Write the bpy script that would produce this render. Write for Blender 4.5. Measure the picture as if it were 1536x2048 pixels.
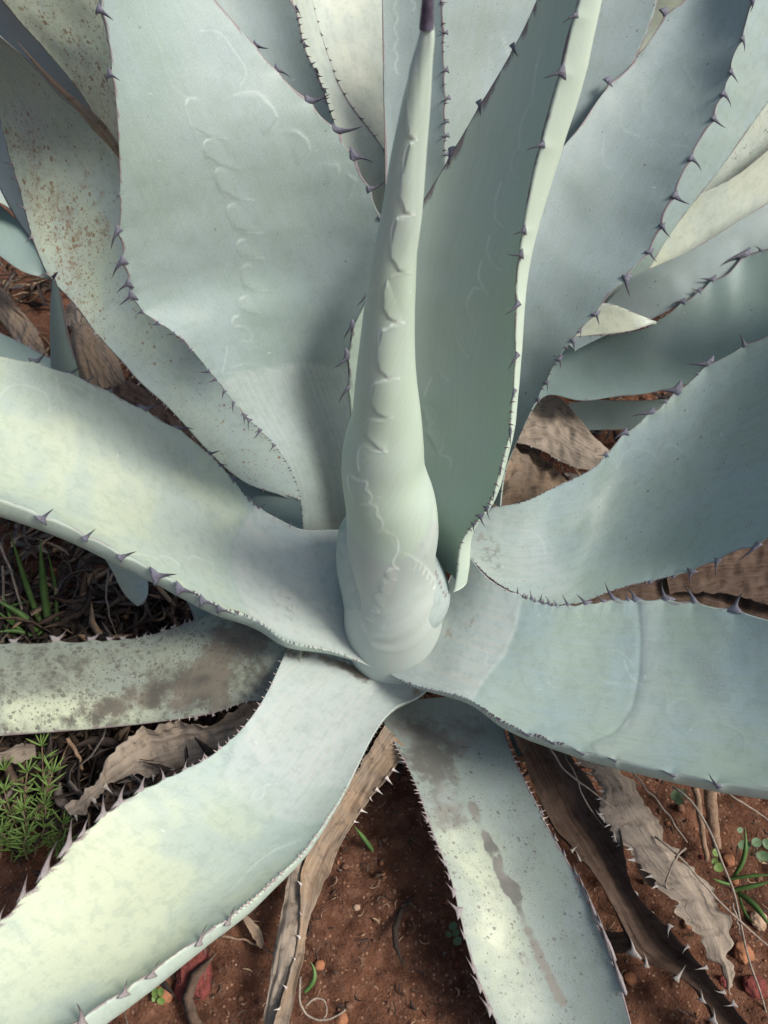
import bpy, bmesh, math, random
import numpy as np
from mathutils import Vector, Matrix

random.seed(7)
RNG = np.random.default_rng(11)
for o in list(bpy.data.objects):
    bpy.data.objects.remove(o)
SC = bpy.context.scene
COL = SC.collection

# ------------------------------------------------------------------ camera
IW, IH, FPX = 1536.0, 2048.0, 1547.0          # photograph size and focal length in its pixels
CAM = np.array([0.0, -0.55, 1.0])
PITCH = math.radians(48.0)                     # looking down
FWD = np.array([0, math.cos(PITCH), -math.sin(PITCH)])
UPV = np.array([0, math.sin(PITCH), math.cos(PITCH)])
RGT = np.array([1.0, 0, 0])
cd = bpy.data.cameras.new('camera')
cam = bpy.data.objects.new('camera', cd)
COL.objects.link(cam)
cam.location = CAM
cam.rotation_euler = (math.pi / 2 - PITCH, 0, 0)
cd.sensor_fit = 'VERTICAL'
cd.sensor_height = 24.0
cd.lens = FPX / IH * 24.0
cd.clip_start = 0.02
cd.clip_end = 500
cd.dof.use_dof = True
cd.dof.focus_distance = 0.80
cd.dof.aperture_fstop = 6.0
SC.camera = cam

# ------------------------------------------------------------------ light
SUN_EL, SUN_AZ = math.radians(48), math.radians(-20)   # azimuth from +X towards +Y
S_DIR = Vector((math.cos(SUN_EL) * math.cos(SUN_AZ), math.cos(SUN_EL) * math.sin(SUN_AZ), math.sin(SUN_EL)))
world = bpy.data.worlds.new('World')
SC.world = world
world.use_nodes = True
wn = world.node_tree
sky = wn.nodes.new('ShaderNodeTexSky')
sky.sky_type = 'NISHITA'
sky.sun_disc = False
sky.dust_density = 4.0
sky.ozone_density = 0.6
sky.sun_elevation = SUN_EL
sky.sun_rotation = math.pi / 2 - SUN_AZ
wn.links.new(sky.outputs[0], wn.nodes['Background'].inputs[0])
wn.nodes['Background'].inputs[1].default_value = 0.125
sd = bpy.data.lights.new('sun', 'SUN')
sd.energy = 3.2
sd.angle = math.radians(18.0)
sd.color = (1.0, 0.97, 0.925)
sun = bpy.data.objects.new('sun', sd)
COL.objects.link(sun)
sun.rotation_euler = S_DIR.to_track_quat('Z', 'Y').to_euler()
SC.view_settings.view_transform = 'Standard'
SC.view_settings.look = 'None'
SC.view_settings.gamma = 1.0
SC.view_settings.exposure = 0.26
SC.render.engine = 'CYCLES'
SC.cycles.max_bounces = 5
SC.cycles.diffuse_bounces = 3
SC.cycles.glossy_bounces = 2
SC.cycles.transmission_bounces = 0
SC.cycles.volume_bounces = 0
SC.cycles.caustics_reflective = False
SC.cycles.caustics_refractive = False

# ------------------------------------------------------------------ maths helpers
def ray(u, v):
    u = np.asarray(u, float); v = np.asarray(v, float)
    return FWD * FPX + RGT * (u - IW / 2)[..., None] + UPV * (IH / 2 - v)[..., None]

def unproj(u, v, d, mode):
    r = ray(u, v); d = np.asarray(d, float)
    if mode == 'z': t = (d - CAM[2]) / r[..., 2]
    elif mode == 'y': t = (d - CAM[1]) / r[..., 1]
    else: t = d / FPX
    return CAM + r * t[..., None]

def proj(P):
    q = np.asarray(P) - CAM
    zc = q @ FWD
    return IW / 2 + FPX * (q @ RGT) / zc, IH / 2 - FPX * (q @ UPV) / zc

def nspline(x, y, xs):
    """natural cubic spline y(x) evaluated at xs; y may be 2-D"""
    x = np.asarray(x, float); y = np.asarray(y, float)
    one = y.ndim == 1
    if one: y = y[:, None]
    n = len(x)
    if n == 2:
        f = (xs - x[0]) / (x[1] - x[0]); r = y[0] * (1 - f[:, None]) + y[1] * f[:, None]
        return r[:, 0] if one else r
    h = np.diff(x)
    M = np.eye(n); R = np.zeros_like(y)
    for i in range(1, n - 1):
        M[i, i - 1] = h[i - 1]; M[i, i] = 2 * (h[i - 1] + h[i]); M[i, i + 1] = h[i]
        R[i] = 6 * ((y[i + 1] - y[i]) / h[i] - (y[i] - y[i - 1]) / h[i - 1])
    m = np.linalg.solve(M, R)
    k = np.clip(np.searchsorted(x, xs) - 1, 0, n - 2)
    a = (x[k + 1] - xs)[:, None]; b = (xs - x[k])[:, None]; hh = h[k][:, None]
    r = (m[k] * a**3 + m[k + 1] * b**3) / (6 * hh) + (y[k] / hh - m[k] * hh / 6) * a + (y[k + 1] / hh - m[k + 1] * hh / 6) * b
    return r[:, 0] if one else r

def chord(P):
    P = np.asarray(P, float)
    c = np.concatenate([[0], np.cumsum(np.linalg.norm(np.diff(P, axis=0), axis=1))])
    return c / c[-1]

def norm(a):
    return a / np.maximum(np.linalg.norm(a, axis=-1, keepdims=True), 1e-9)

def vnoise(x, y, seed=0):
    """smooth value noise on a hashed lattice"""
    xi = np.floor(x).astype(np.int64); yi = np.floor(y).astype(np.int64)
    fx = x - xi; fy = y - yi
    fx = fx * fx * (3 - 2 * fx); fy = fy * fy * (3 - 2 * fy)
    def h(a, b):
        n = (a * 374761393 + b * 668265263 + seed * 974634777) & 0xffffffff
        n = ((n ^ (n >> 13)) * 1274126177) & 0xffffffff
        return ((n ^ (n >> 16)) & 0xffff) / 65535.0
    return (h(xi, yi) * (1 - fx) + h(xi + 1, yi) * fx) * (1 - fy) + (h(xi, yi + 1) * (1 - fx) + h(xi + 1, yi + 1) * fx) * fy

# canvas of marks traced in photo pixels, later carried by the leaf's own vertices
class Marks:
    def __init__(self, polys, sigma, fill=False, fade=None):
        P = np.concatenate([np.asarray(p, float) for p in polys])
        pad = int(4 * sigma + 6)
        self.x0 = int(P[:, 0].min()) - pad; self.y0 = int(P[:, 1].min()) - pad
        w = int(P[:, 0].max()) + pad - self.x0 + 1; h = int(P[:, 1].max()) + pad - self.y0 + 1
        a = np.zeros((h, w), np.float32)
        if fill:
            yy, xx = np.mgrid[0:h, 0:w]
            for p in polys:
                q = np.asarray(p, float) - (self.x0, self.y0)
                ins = np.zeros((h, w), bool); j = len(q) - 1
                for i in range(len(q)):
                    if q[i, 1] != q[j, 1]:
                        c = ((q[i, 1] > yy) != (q[j, 1] > yy)) & (xx < (q[j, 0] - q[i, 0]) * (yy - q[i, 1]) / (q[j, 1] - q[i, 1]) + q[i, 0])
                        ins ^= c
                    j = i
                if fade:
                    m = ins.any(1); lo = np.where(m, ins.argmax(1), 0)[:, None]; hi = np.where(m, w - ins[:, ::-1].argmax(1), 1)[:, None]
                    q_ = np.clip((xx - lo) / np.maximum(hi - lo, 1), 0, 1); q_ = 1 - q_ if fade == 'L' else q_
                    tp_ = np.where(m)[0]; ends = np.clip(np.minimum(yy - tp_.min(), tp_.max() - yy) / 5.0, 0, 1)
                    a[ins] = np.maximum(a[ins], (q_ * ends)[ins])
                else: a[ins] = 1
        else:
            for p in polys:
                q = np.asarray(p, float)
                L = np.linalg.norm(np.diff(q, axis=0), axis=1).sum()
                if L < 1: continue
                n = int(L * 2) + 2
                s = nspline(chord(q), q, np.linspace(0, 1, n)) if len(q) > 2 else nspline(np.array([0., 1.]), q, np.linspace(0, 1, n))
                ix = np.clip((s[:, 0] - self.x0).round().astype(int), 0, w - 1); iy = np.clip((s[:, 1] - self.y0).round().astype(int), 0, h - 1)
                a[iy, ix] = 1
        r = int(3 * sigma + 1)
        k = np.exp(-0.5 * (np.arange(-r, r + 1) / sigma) ** 2); k /= k.sum()
        a = np.apply_along_axis(lambda m: np.convolve(m, k, 'same'), 0, a)
        a = np.apply_along_axis(lambda m: np.convolve(m, k, 'same'), 1, a)
        if not fill: a = np.clip(a * sigma * 2.5, 0, 1)
        self.a = a
    def __call__(self, u, v):
        h, w = self.a.shape
        x = u - self.x0; y = v - self.y0
        ok = (x > 0) & (x < w - 2) & (y > 0) & (y < h - 2)
        xi = np.clip(x, 0, w - 2).astype(int); yi = np.clip(y, 0, h - 2).astype(int)
        fx = np.clip(x - xi, 0, 1); fy = np.clip(y - yi, 0, 1)
        a = self.a
        r = (a[yi, xi] * (1 - fx) + a[yi, xi + 1] * fx) * (1 - fy) + (a[yi + 1, xi] * (1 - fx) + a[yi + 1, xi + 1] * fx) * fy
        return np.where(ok, r, 0)

# ------------------------------------------------------------------ materials
def nodemat(name):
    m = bpy.data.materials.new(name); m.use_nodes = True
    nt = m.node_tree
    return m, nt, nt.nodes['Principled BSDF']

class NB:
    """tiny node builder"""
    def __init__(self, nt): self.nt = nt
    def n(self, t, **kw):
        x = self.nt.nodes.new(t)
        for k, v in kw.items(): setattr(x, k, v)
        return x
    def l(self, a, b): self.nt.links.new(a, b)
    def val(self, s, x):
        if isinstance(x, (int, float)): s.default_value = x
        elif isinstance(x, (tuple, list)): s.default_value = (*x, 1) if len(x) == 3 and len(s.default_value) == 4 else x
        else: self.l(x, s)
    def math(self, op, a, b=0.0, c=None, clamp=False):
        x = self.n('ShaderNodeMath', operation=op, use_clamp=clamp)
        self.val(x.inputs[0], a); self.val(x.inputs[1], b)
        if c is not None: self.val(x.inputs[2], c)
        return x.outputs[0]
    def mix(self, f, a, b, mode='MIX'):
        x = self.n('ShaderNodeMix', data_type='RGBA', blend_type=mode)
        self.val(x.inputs[0], f); self.val(x.inputs[6], a); self.val(x.inputs[7], b)
        return x.outputs[2]
    def noise(self, vec, scale, detail=3, rough=0.5):
        x = self.n('ShaderNodeTexNoise')
        if vec is not None: self.l(vec, x.inputs['Vector'])
        x.inputs['Scale'].default_value = scale; x.inputs['Detail'].default_value = detail; x.inputs['Roughness'].default_value = rough
        return x.outputs['Fac']
    def vor(self, vec, scale, feat='F1', rnd=1.0):
        x = self.n('ShaderNodeTexVoronoi', feature=feat)
        if vec is not None: self.l(vec, x.inputs['Vector'])
        x.inputs['Scale'].default_value = scale; x.inputs['Randomness'].default_value = rnd
        return x
    def vmul(self, vec, s):
        x = self.n('ShaderNodeVectorMath', operation='MULTIPLY'); self.l(vec, x.inputs[0]); x.inputs[1].default_value = s
        return x.outputs[0]
    def vadd(self, a, b):
        x = self.n('ShaderNodeVectorMath', operation='ADD'); self.l(a, x.inputs[0]); self.val(x.inputs[1], b)
        return x.outputs[0]
    def ramp(self, f, lo, hi, a=0.0, b=1.0):
        x = self.n('ShaderNodeMapRange', clamp=True, interpolation_type='SMOOTHSTEP')
        self.val(x.inputs[0], f)
        for i, q in enumerate((lo, hi, a, b)): x.inputs[i + 1].default_value = q
        return x.outputs[0]
    def attr(self, name): return self.n('ShaderNodeAttribute', attribute_name=name)
    def sep(self, col):
        x = self.n('ShaderNodeSeparateColor'); self.l(col, x.inputs[0]); return x.outputs
    def bump(self, h, strength, dist, prev=None):
        x = self.n('ShaderNodeBump'); x.inputs['Strength'].default_value = strength; x.inputs['Distance'].default_value = dist
        self.l(h, x.inputs['Height'])
        if prev is not None: self.l(prev, x.inputs['Normal'])
        return x.outputs[0]

def leaf_material(name, green, blue, spotcol=(0.045, 0.04, 0.03), spotscale=170, off=0.0, rough=0.5, impk=1.0, spots=True, spotsz=0.26, stain=((0.075, 0.06, 0.048), (0.27, 0.20, 0.125))):
    m, nt, bs = nodemat(name); b = NB(nt)
    luv = b.vadd(b.attr('luv').outputs['Vector'], (off, off * 0.37, 0))
    k1 = b.attr('msk'); imp, mar, wax = b.sep(k1.outputs['Color'])[:3]; spot = k1.outputs['Alpha']
    k2 = b.attr('msk2'); brown, yel, scf = b.sep(k2.outputs['Color'])[:3]; low = k2.outputs['Alpha']
    k3 = b.attr('msk3'); cloud, band, clus = b.sep(k3.outputs['Color'])[:3]
    # leaf body: blue bloom over green, in broad cloudy patches and faint cross bands
    f3 = b.math('ADD', b.math('MULTIPLY', cloud, 0.55), b.math('MULTIPLY', band, 0.45))
    col = b.mix(f3, green, blue)
    col = b.mix(b.math('MULTIPLY', yel, b.ramp(cloud, 0.2, 0.8, 1.0, 0.55)), col, (0.49, 0.53, 0.36))
    g = b.noise(luv, 700, 1, 0.6)                        # grain of the wax
    st = b.noise(b.vmul(luv, (22, 380, 1)), 1.0, 2, 0.6)  # fine length-wise streaks
    col = b.mix(b.ramp(g, 0.35, 0.75, 0.0, 0.12), col, (0.60, 0.66, 0.62))
    col = b.mix(b.ramp(st, 0.35, 0.8, 0.0, 0.10), col, (0.17, 0.24, 0.20))
    col = b.mix(b.math('MULTIPLY', wax, 0.7), col, (0.385, 0.435, 0.42))
    col = b.mix(b.math('MULTIPLY', wax, b.ramp(band, 0.35, 0.8, 0, 0.4)), col, (0.44, 0.43, 0.37))
    col = b.mix(b.math('MULTIPLY', imp, b.ramp(cloud, 0.1, 0.8, 0.10 * impk, 0.38 * impk)), col, (0.66, 0.73, 0.66))
    col = b.mix(b.math('MULTIPLY', low, 0.55), col, (0.47, 0.55, 0.45))
    w2 = b.vor(b.vmul(luv, (1, 0.35, 1)), 75)            # tiny pale scars
    pick = b.sep(w2.outputs['Color'])
    scar = b.math('MULTIPLY', b.ramp(w2.outputs['Distance'], 0.03, 0.08, 1, 0), b.ramp(pick[0], 0.72, 0.74))
    col = b.mix(b.math('MULTIPLY', scar, 0.5), col, (0.64, 0.67, 0.62))
    if spots:
        n38 = b.noise(luv, 75, 5, 0.7)
        col = b.mix(b.ramp(n38, 0.47, 0.62, 0, 0.22), col, (0.17, 0.23, 0.19))
        col = b.mix(b.math('MULTIPLY', scf, b.ramp(g, 0.4, 0.62, 0, 0.75)), col, (0.20, 0.24, 0.24))
        rgh = b.math('ADD', b.math('MULTIPLY', n38, 0.75), b.math('ADD', b.math('MULTIPLY', clus, 0.22), b.math('MULTIPLY', g, 0.2)))
        bn = b.ramp(b.math('ADD', rgh, b.math('SUBTRACT', brown, 0.95)), 0.0, 0.30)
        bcol = b.mix(b.ramp(b.math('ADD', b.math('MULTIPLY', cloud, 0.5), b.math('MULTIPLY', n38, 0.5)), 0.3, 0.7), *stain)
        col = b.mix(b.math('MULTIPLY', bn, b.ramp(brown, 0.0, 0.3, 0, 0.92)), col, bcol)
        tot = None
        for sc, sz, kk in ((spotscale, spotsz, 0.62), (spotscale * 2.3, spotsz * 1.15, 0.72)):
            v = b.vor(luv, sc)
            p = b.sep(v.outputs['Color'])
            wob = b.math('ADD', v.outputs['Distance'], b.math('MULTIPLY', b.math('SUBTRACT', g, 0.5), 0.25))
            rad = b.math('MULTIPLY', sz, b.math('MULTIPLY', b.math('ADD', 0.22, b.math('MULTIPLY', 1.15, b.math('POWER', p[1], 2.6))), b.math('ADD', 0.6, b.math('MULTIPLY', spot, 0.7))))
            dot = b.ramp(b.math('SUBTRACT', wob, rad), -0.09, 0.06, 1, 0)
            keep = b.ramp(b.math('SUBTRACT', b.math('MULTIPLY', spot, b.math('ADD', b.math('MULTIPLY', clus, 0.9), 0.3)), b.math('MULTIPLY', p[0], kk)), -0.04, 0.02)
            d = b.math('MULTIPLY', b.math('MULTIPLY', dot, b.ramp(p[2], 0.0, 1.0, 0.25, 1.0)), b.math('MULTIPLY', keep, b.ramp(spot, 0.0, 0.05)))
            tot = d if tot is None else b.math('MAXIMUM', tot, d)
        grime = b.math('MULTIPLY', b.math('MULTIPLY', spot, spot), b.ramp(b.math('ADD', b.math('MULTIPLY', n38, 0.7), b.math('MULTIPLY', clus, 0.4)), 0.5, 0.85, 0, 0.6))
        tot = b.math('MAXIMUM', tot, grime)
        col = b.mix(b.math('MULTIPLY', tot, b.ramp(st, 0.3, 0.7, 0.6, 0.9)), col, b.mix(n38, spotcol, tuple(c * 2.0 for c in spotcol)))
    mn = b.ramp(b.math('ADD', mar, b.math('MULTIPLY', b.math('SUBTRACT', band, 0.5), 0.8)), 0.35, 0.8)
    col = b.mix(b.math('MULTIPLY', mn, 0.85), col, b.mix(g, (0.10, 0.075, 0.09), (0.27, 0.20, 0.19)))
    b.l(col, bs.inputs['Base Color'])
    b.l(b.math('ADD', rough - 0.05, b.math('MULTIPLY', cloud, 0.14)), bs.inputs['Roughness'])
    bs.inputs['Specular IOR Level'].default_value = 0.4
    b.l(b.bump(b.math('ADD', b.math('MULTIPLY', st, 0.5), g), 0.12, 0.0006), bs.inputs['Normal'])
    return m

def dry_material(name, c1, c2, c3, off=0.0):
    m, nt, bs = nodemat(name); b = NB(nt)
    luv = b.vadd(b.attr('luv').outputs['Vector'], (off, off * 0.37, 0))
    fib = b.noise(b.vmul(luv, (7, 330, 1)), 1.0, 6, 0.65)
    fib2 = b.noise(b.vmul(luv, (30, 700, 1)), 1.0, 4, 0.7)
    pat = b.noise(luv, 26, 6, 0.65)
    col = b.mix(b.ramp(pat, 0.35, 0.65), c1, c2)
    col = b.mix(b.ramp(fib, 0.40, 0.66, 0, 0.5), col, c3)
    col = b.mix(b.ramp(fib2, 0.5, 0.72, 0, 0.3), col, tuple(0.3 * x for x in c1))
    gr = b.noise(luv, 70, 5, 0.7)
    col = b.mix(b.ramp(gr, 0.50, 0.70, 0, 0.65), col, tuple(0.22 * x for x in c2))
    b.l(col, bs.inputs['Base Color'])
    bs.inputs['Roughness'].default_value = 0.85
    bs.inputs['Specular IOR Level'].default_value = 0.2
    h = b.math('ADD', fib, b.math('MULTIPLY', gr, 0.6))
    b.l(b.bump(h, 0.6, 0.003), bs.inputs['Normal'])
    return m

def plain_material(name, c1, c2, scale=60, rough=0.7, bump=0.3, dist=0.002, spec=0.3):
    m, nt, bs = nodemat(name); b = NB(nt)
    tc = b.n('ShaderNodeTexCoord').outputs['Object']
    n = b.noise(tc, scale, 5, 0.65)
    b.l(b.mix(b.ramp(n, 0.3, 0.7), c1, c2), bs.inputs['Base Color'])
    bs.inputs['Roughness'].default_value = rough; bs.inputs['Specular IOR Level'].default_value = spec
    if bump: b.l(b.bump(n, bump, dist), bs.inputs['Normal'])
    return m

def spine_material(name, base, mid, tip):
    m, nt, bs = nodemat(name); b = NB(nt)
    tc = b.n('ShaderNodeTexCoord').outputs['Object']
    x = b.n('ShaderNodeSeparateXYZ'); b.l(tc, x.inputs[0]); z = x.outputs[2]
    n = b.noise(tc, 6, 4, 0.7)
    zz = b.math('ADD', z, b.math('MULTIPLY', b.math('SUBTRACT', n, 0.5), 0.35))
    col = b.mix(b.ramp(zz, -0.1, 0.35), base, mid)
    col = b.mix(b.ramp(zz, 0.3, 0.85), col, tip)
    b.l(col, bs.inputs['Base Color'])
    bs.inputs['Roughness'].default_value = 0.5
    b.l(b.bump(n, 0.3, 0.05), bs.inputs['Normal'])
    return m

GRN = (0.255, 0.33, 0.27); BLU = (0.27, 0.35, 0.36)
M_main = leaf_material('agave_skin', GRN, BLU, off=0.0, spotscale=150)
M_main_shade = leaf_material('agave_skin_shade', (0.22, 0.285, 0.245), (0.24, 0.305, 0.305), off=0.0, spotscale=150)  # slightly greyer main skin, darkened for the weaker light on leaf B
M_main2 = leaf_material('agave_skin_b', GRN, BLU, off=3.7, spotscale=160)
M_sage = leaf_material('agave_skin_sage', (0.41, 0.51, 0.40), (0.42, 0.52, 0.44), impk=1.8, off=6.1, spots=False)
M_bud = leaf_material('agave_skin_bud', (0.38, 0.48, 0.38), (0.41, 0.50, 0.44), impk=2.4, off=1.7, spots=False)
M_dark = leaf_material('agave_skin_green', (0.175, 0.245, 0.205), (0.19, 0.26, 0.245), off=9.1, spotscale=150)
M_grey = leaf_material('agave_skin_grey', (0.205, 0.255, 0.23), (0.225, 0.285, 0.29), off=5.3, spotscale=170)
M_rust = leaf_material('agave_skin_rust', (0.35, 0.42, 0.32), (0.31, 0.38, 0.37), spotcol=(0.13, 0.065, 0.025), spotscale=190, spotsz=0.5, stain=((0.14, 0.07, 0.028), (0.27, 0.17, 0.07)), off=2.2)
M_old = leaf_material('agave_skin_old', (0.20, 0.22, 0.155), (0.215, 0.245, 0.205), spotcol=(0.06, 0.055, 0.045), spotscale=160, spotsz=0.42, off=7.7, stain=((0.06, 0.053, 0.043), (0.155, 0.13, 0.095)))
M_oldg = leaf_material('agave_skin_old_grey', (0.195, 0.23, 0.185), (0.205, 0.245, 0.235), spotcol=(0.07, 0.066, 0.055), spotscale=200, spotsz=0.32, off=8.3, stain=((0.10, 0.097, 0.085), (0.20, 0.19, 0.16)))
M_cream = leaf_material('agave_skin_cream', (0.42, 0.45, 0.36), (0.36, 0.42, 0.39), off=4.4)
M_dryA = dry_material('dry_leaf_tan', (0.26, 0.18, 0.115), (0.17, 0.135, 0.105), (0.36, 0.29, 0.21), 0.0)
M_dryB = dry_material('dry_leaf_grey', (0.18, 0.145, 0.11), (0.29, 0.235, 0.18), (0.37, 0.315, 0.25), 3.1)
M_dryC = dry_material('dry_leaf_brown', (0.055, 0.033, 0.023), (0.085, 0.058, 0.043), (0.13, 0.092, 0.068), 6.3)
M_sp = spine_material('spine_purple', (0.13, 0.13, 0.165), (0.06, 0.058, 0.082), (0.016, 0.015, 0.02))
M_spp = spine_material('spine_pale', (0.25, 0.225, 0.22), (0.18, 0.15, 0.15), (0.05, 0.038, 0.038))
M_spd = spine_material('spine_dry', (0.27, 0.24, 0.21), (0.30, 0.27, 0.24), (0.14, 0.12, 0.10))

# ------------------------------------------------------------------ object helpers
def link(o):
    COL.objects.link(o); return o

def empty(name, loc, label, cat, group=None):
    o = link(bpy.data.objects.new(name, None)); o.location = loc; o.empty_display_size = 0.05
    o['label'] = label; o['category'] = cat
    if group: o['group'] = group
    return o

def tag(o, label, cat, group=None):
    o['label'] = label; o['category'] = cat
    if group: o['group'] = group
    return o

def wloc(o):
    p = Vector((0, 0, 0))
    while o is not None:
        p = p + o.location; o = o.parent
    return p

def mesh_obj(name, V, F, mat, parent=None, origin=None, smooth=True, attrs=None):
    """mesh object with its origin at `origin` (world), parented without rotation"""
    V = np.asarray(V, float)
    org = np.zeros(3) if origin is None else np.asarray(origin, float)
    me = bpy.data.meshes.new(name)
    V2 = V - org
    me.from_pydata([tuple(p) for p in V2] if len(V2) < 3000 else V2.tolist(), [], F)
    if smooth: me.polygons.foreach_set('use_smooth', [True] * len(me.polygons))
    me.materials.append(mat)
    for k, (typ, arr) in (attrs or {}).items():
        a = me.attributes.new(k, typ, 'POINT')
        a.data.foreach_set('vector' if typ == 'FLOAT_VECTOR' else 'color', np.ascontiguousarray(arr, np.float32).ravel())
    me.update()
    o = link(bpy.data.objects.new(name, me))
    if parent is not None:
        o.parent = parent
        o.location = Vector(org) - wloc(parent)
    else:
        o.location = org
    return o

# spine: a flat flared claw, unit length along +Z, margin along X
def claw_mesh(name, bend, flare, mat):
    zs = [-0.22, -0.08, 0.04, 0.14, 0.26, 0.42, 0.6, 0.78, 0.92, 1.0]
    hw = [0.40 * flare, 0.30 * flare, 0.20 * flare, 0.14, 0.10, 0.074, 0.052, 0.032, 0.015, 0.002]
    V, F, k = [], [], 8
    for z, h in zip(zs, hw):
        dx = bend * max(z, 0) ** 2.0
        for j in range(k):
            a = 2 * math.pi * j / k
            V.append((dx + h * math.cos(a), min(h * 0.8, 0.13) * math.sin(a), z))
    for i in range(len(zs) - 1):
        for j in range(k):
            F.append((i * k + j, i * k + (j + 1) % k, (i + 1) * k + (j + 1) % k, (i + 1) * k + j))
    F.append(tuple(range(k))[::-1]); F.append(tuple(range((len(zs) - 1) * k, len(zs) * k)))
    me = bpy.data.meshes.new(name); me.from_pydata(V, [], F)
    me.polygons.foreach_set('use_smooth', [True] * len(me.polygons)); me.materials.append(mat); me.update()
    return me
CLAW = {}
for nm, mt in (('p', M_sp), ('w', M_spp), ('d', M_spd)):
    CLAW[nm] = [claw_mesh('spine_' + nm, b_, f_, mt) for b_ in (-0.34, -0.05, 0.30) for f_ in (0.75, 1.25)]

def place_spine(parent, base, tip, tang, kind='p', name='spine', curve=None):
    d = np.asarray(tip, float) - base; L = np.linalg.norm(d)
    z = d / L; x = tang - z * np.dot(tang, z); x = x / max(np.linalg.norm(x), 1e-6); y = np.cross(z, x)
    i = random.randrange(6) if curve is None else (curve + 1) * 2 + random.randrange(2)
    o = link(bpy.data.objects.new(name, CLAW[kind][i])); o.parent = parent
    s = L; wv = s * random.uniform(0.85, 1.15)
    M = Matrix(((x[0] * wv, y[0] * wv * 0.8, z[0] * s, base[0]), (x[1] * wv, y[1] * wv * 0.8, z[1] * s, base[1]), (x[2] * wv, y[2] * wv * 0.8, z[2] * s, base[2]), (0, 0, 0, 1)))
    o.matrix_local = Matrix.Translation(-wloc(parent)) @ M
    return o

def body_noise(luv, seed):
    """cloud patches, cross bands and spot clusters, carried by the vertices"""
    s, x = luv[:, 0] + (seed % 97) * 0.31 + luv[:, 2], luv[:, 1] + 5
    fb = lambda a, b, k: 0.53 * vnoise(a, b, k) + 0.27 * vnoise(a * 2.1 + 3, b * 2.1, k + 1) + 0.2 * vnoise(a * 4.3, b * 4.3 + 7, k + 2)
    st = lambda q: np.clip((q - 0.3) / 0.4, 0, 1)
    cl = st(fb(s / 0.06, x / 0.06, 11)); bd = st(fb((s + 0.15 * x * x / 0.1) / 0.022, x / 0.12, 21)); cs = st(fb(s / 0.035, x / 0.035, 31))
    return np.stack([cl, bd, cs, cs * 0 + 1], -1)

def knots(k, t):
    if isinstance(k, (int, float)): return np.full(len(t), float(k))
    k = np.asarray(k, float)
    return nspline(k[:, 0], k[:, 1], t) if len(k) > 2 else np.interp(t, k[:, 0], k[:, 1])

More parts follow.
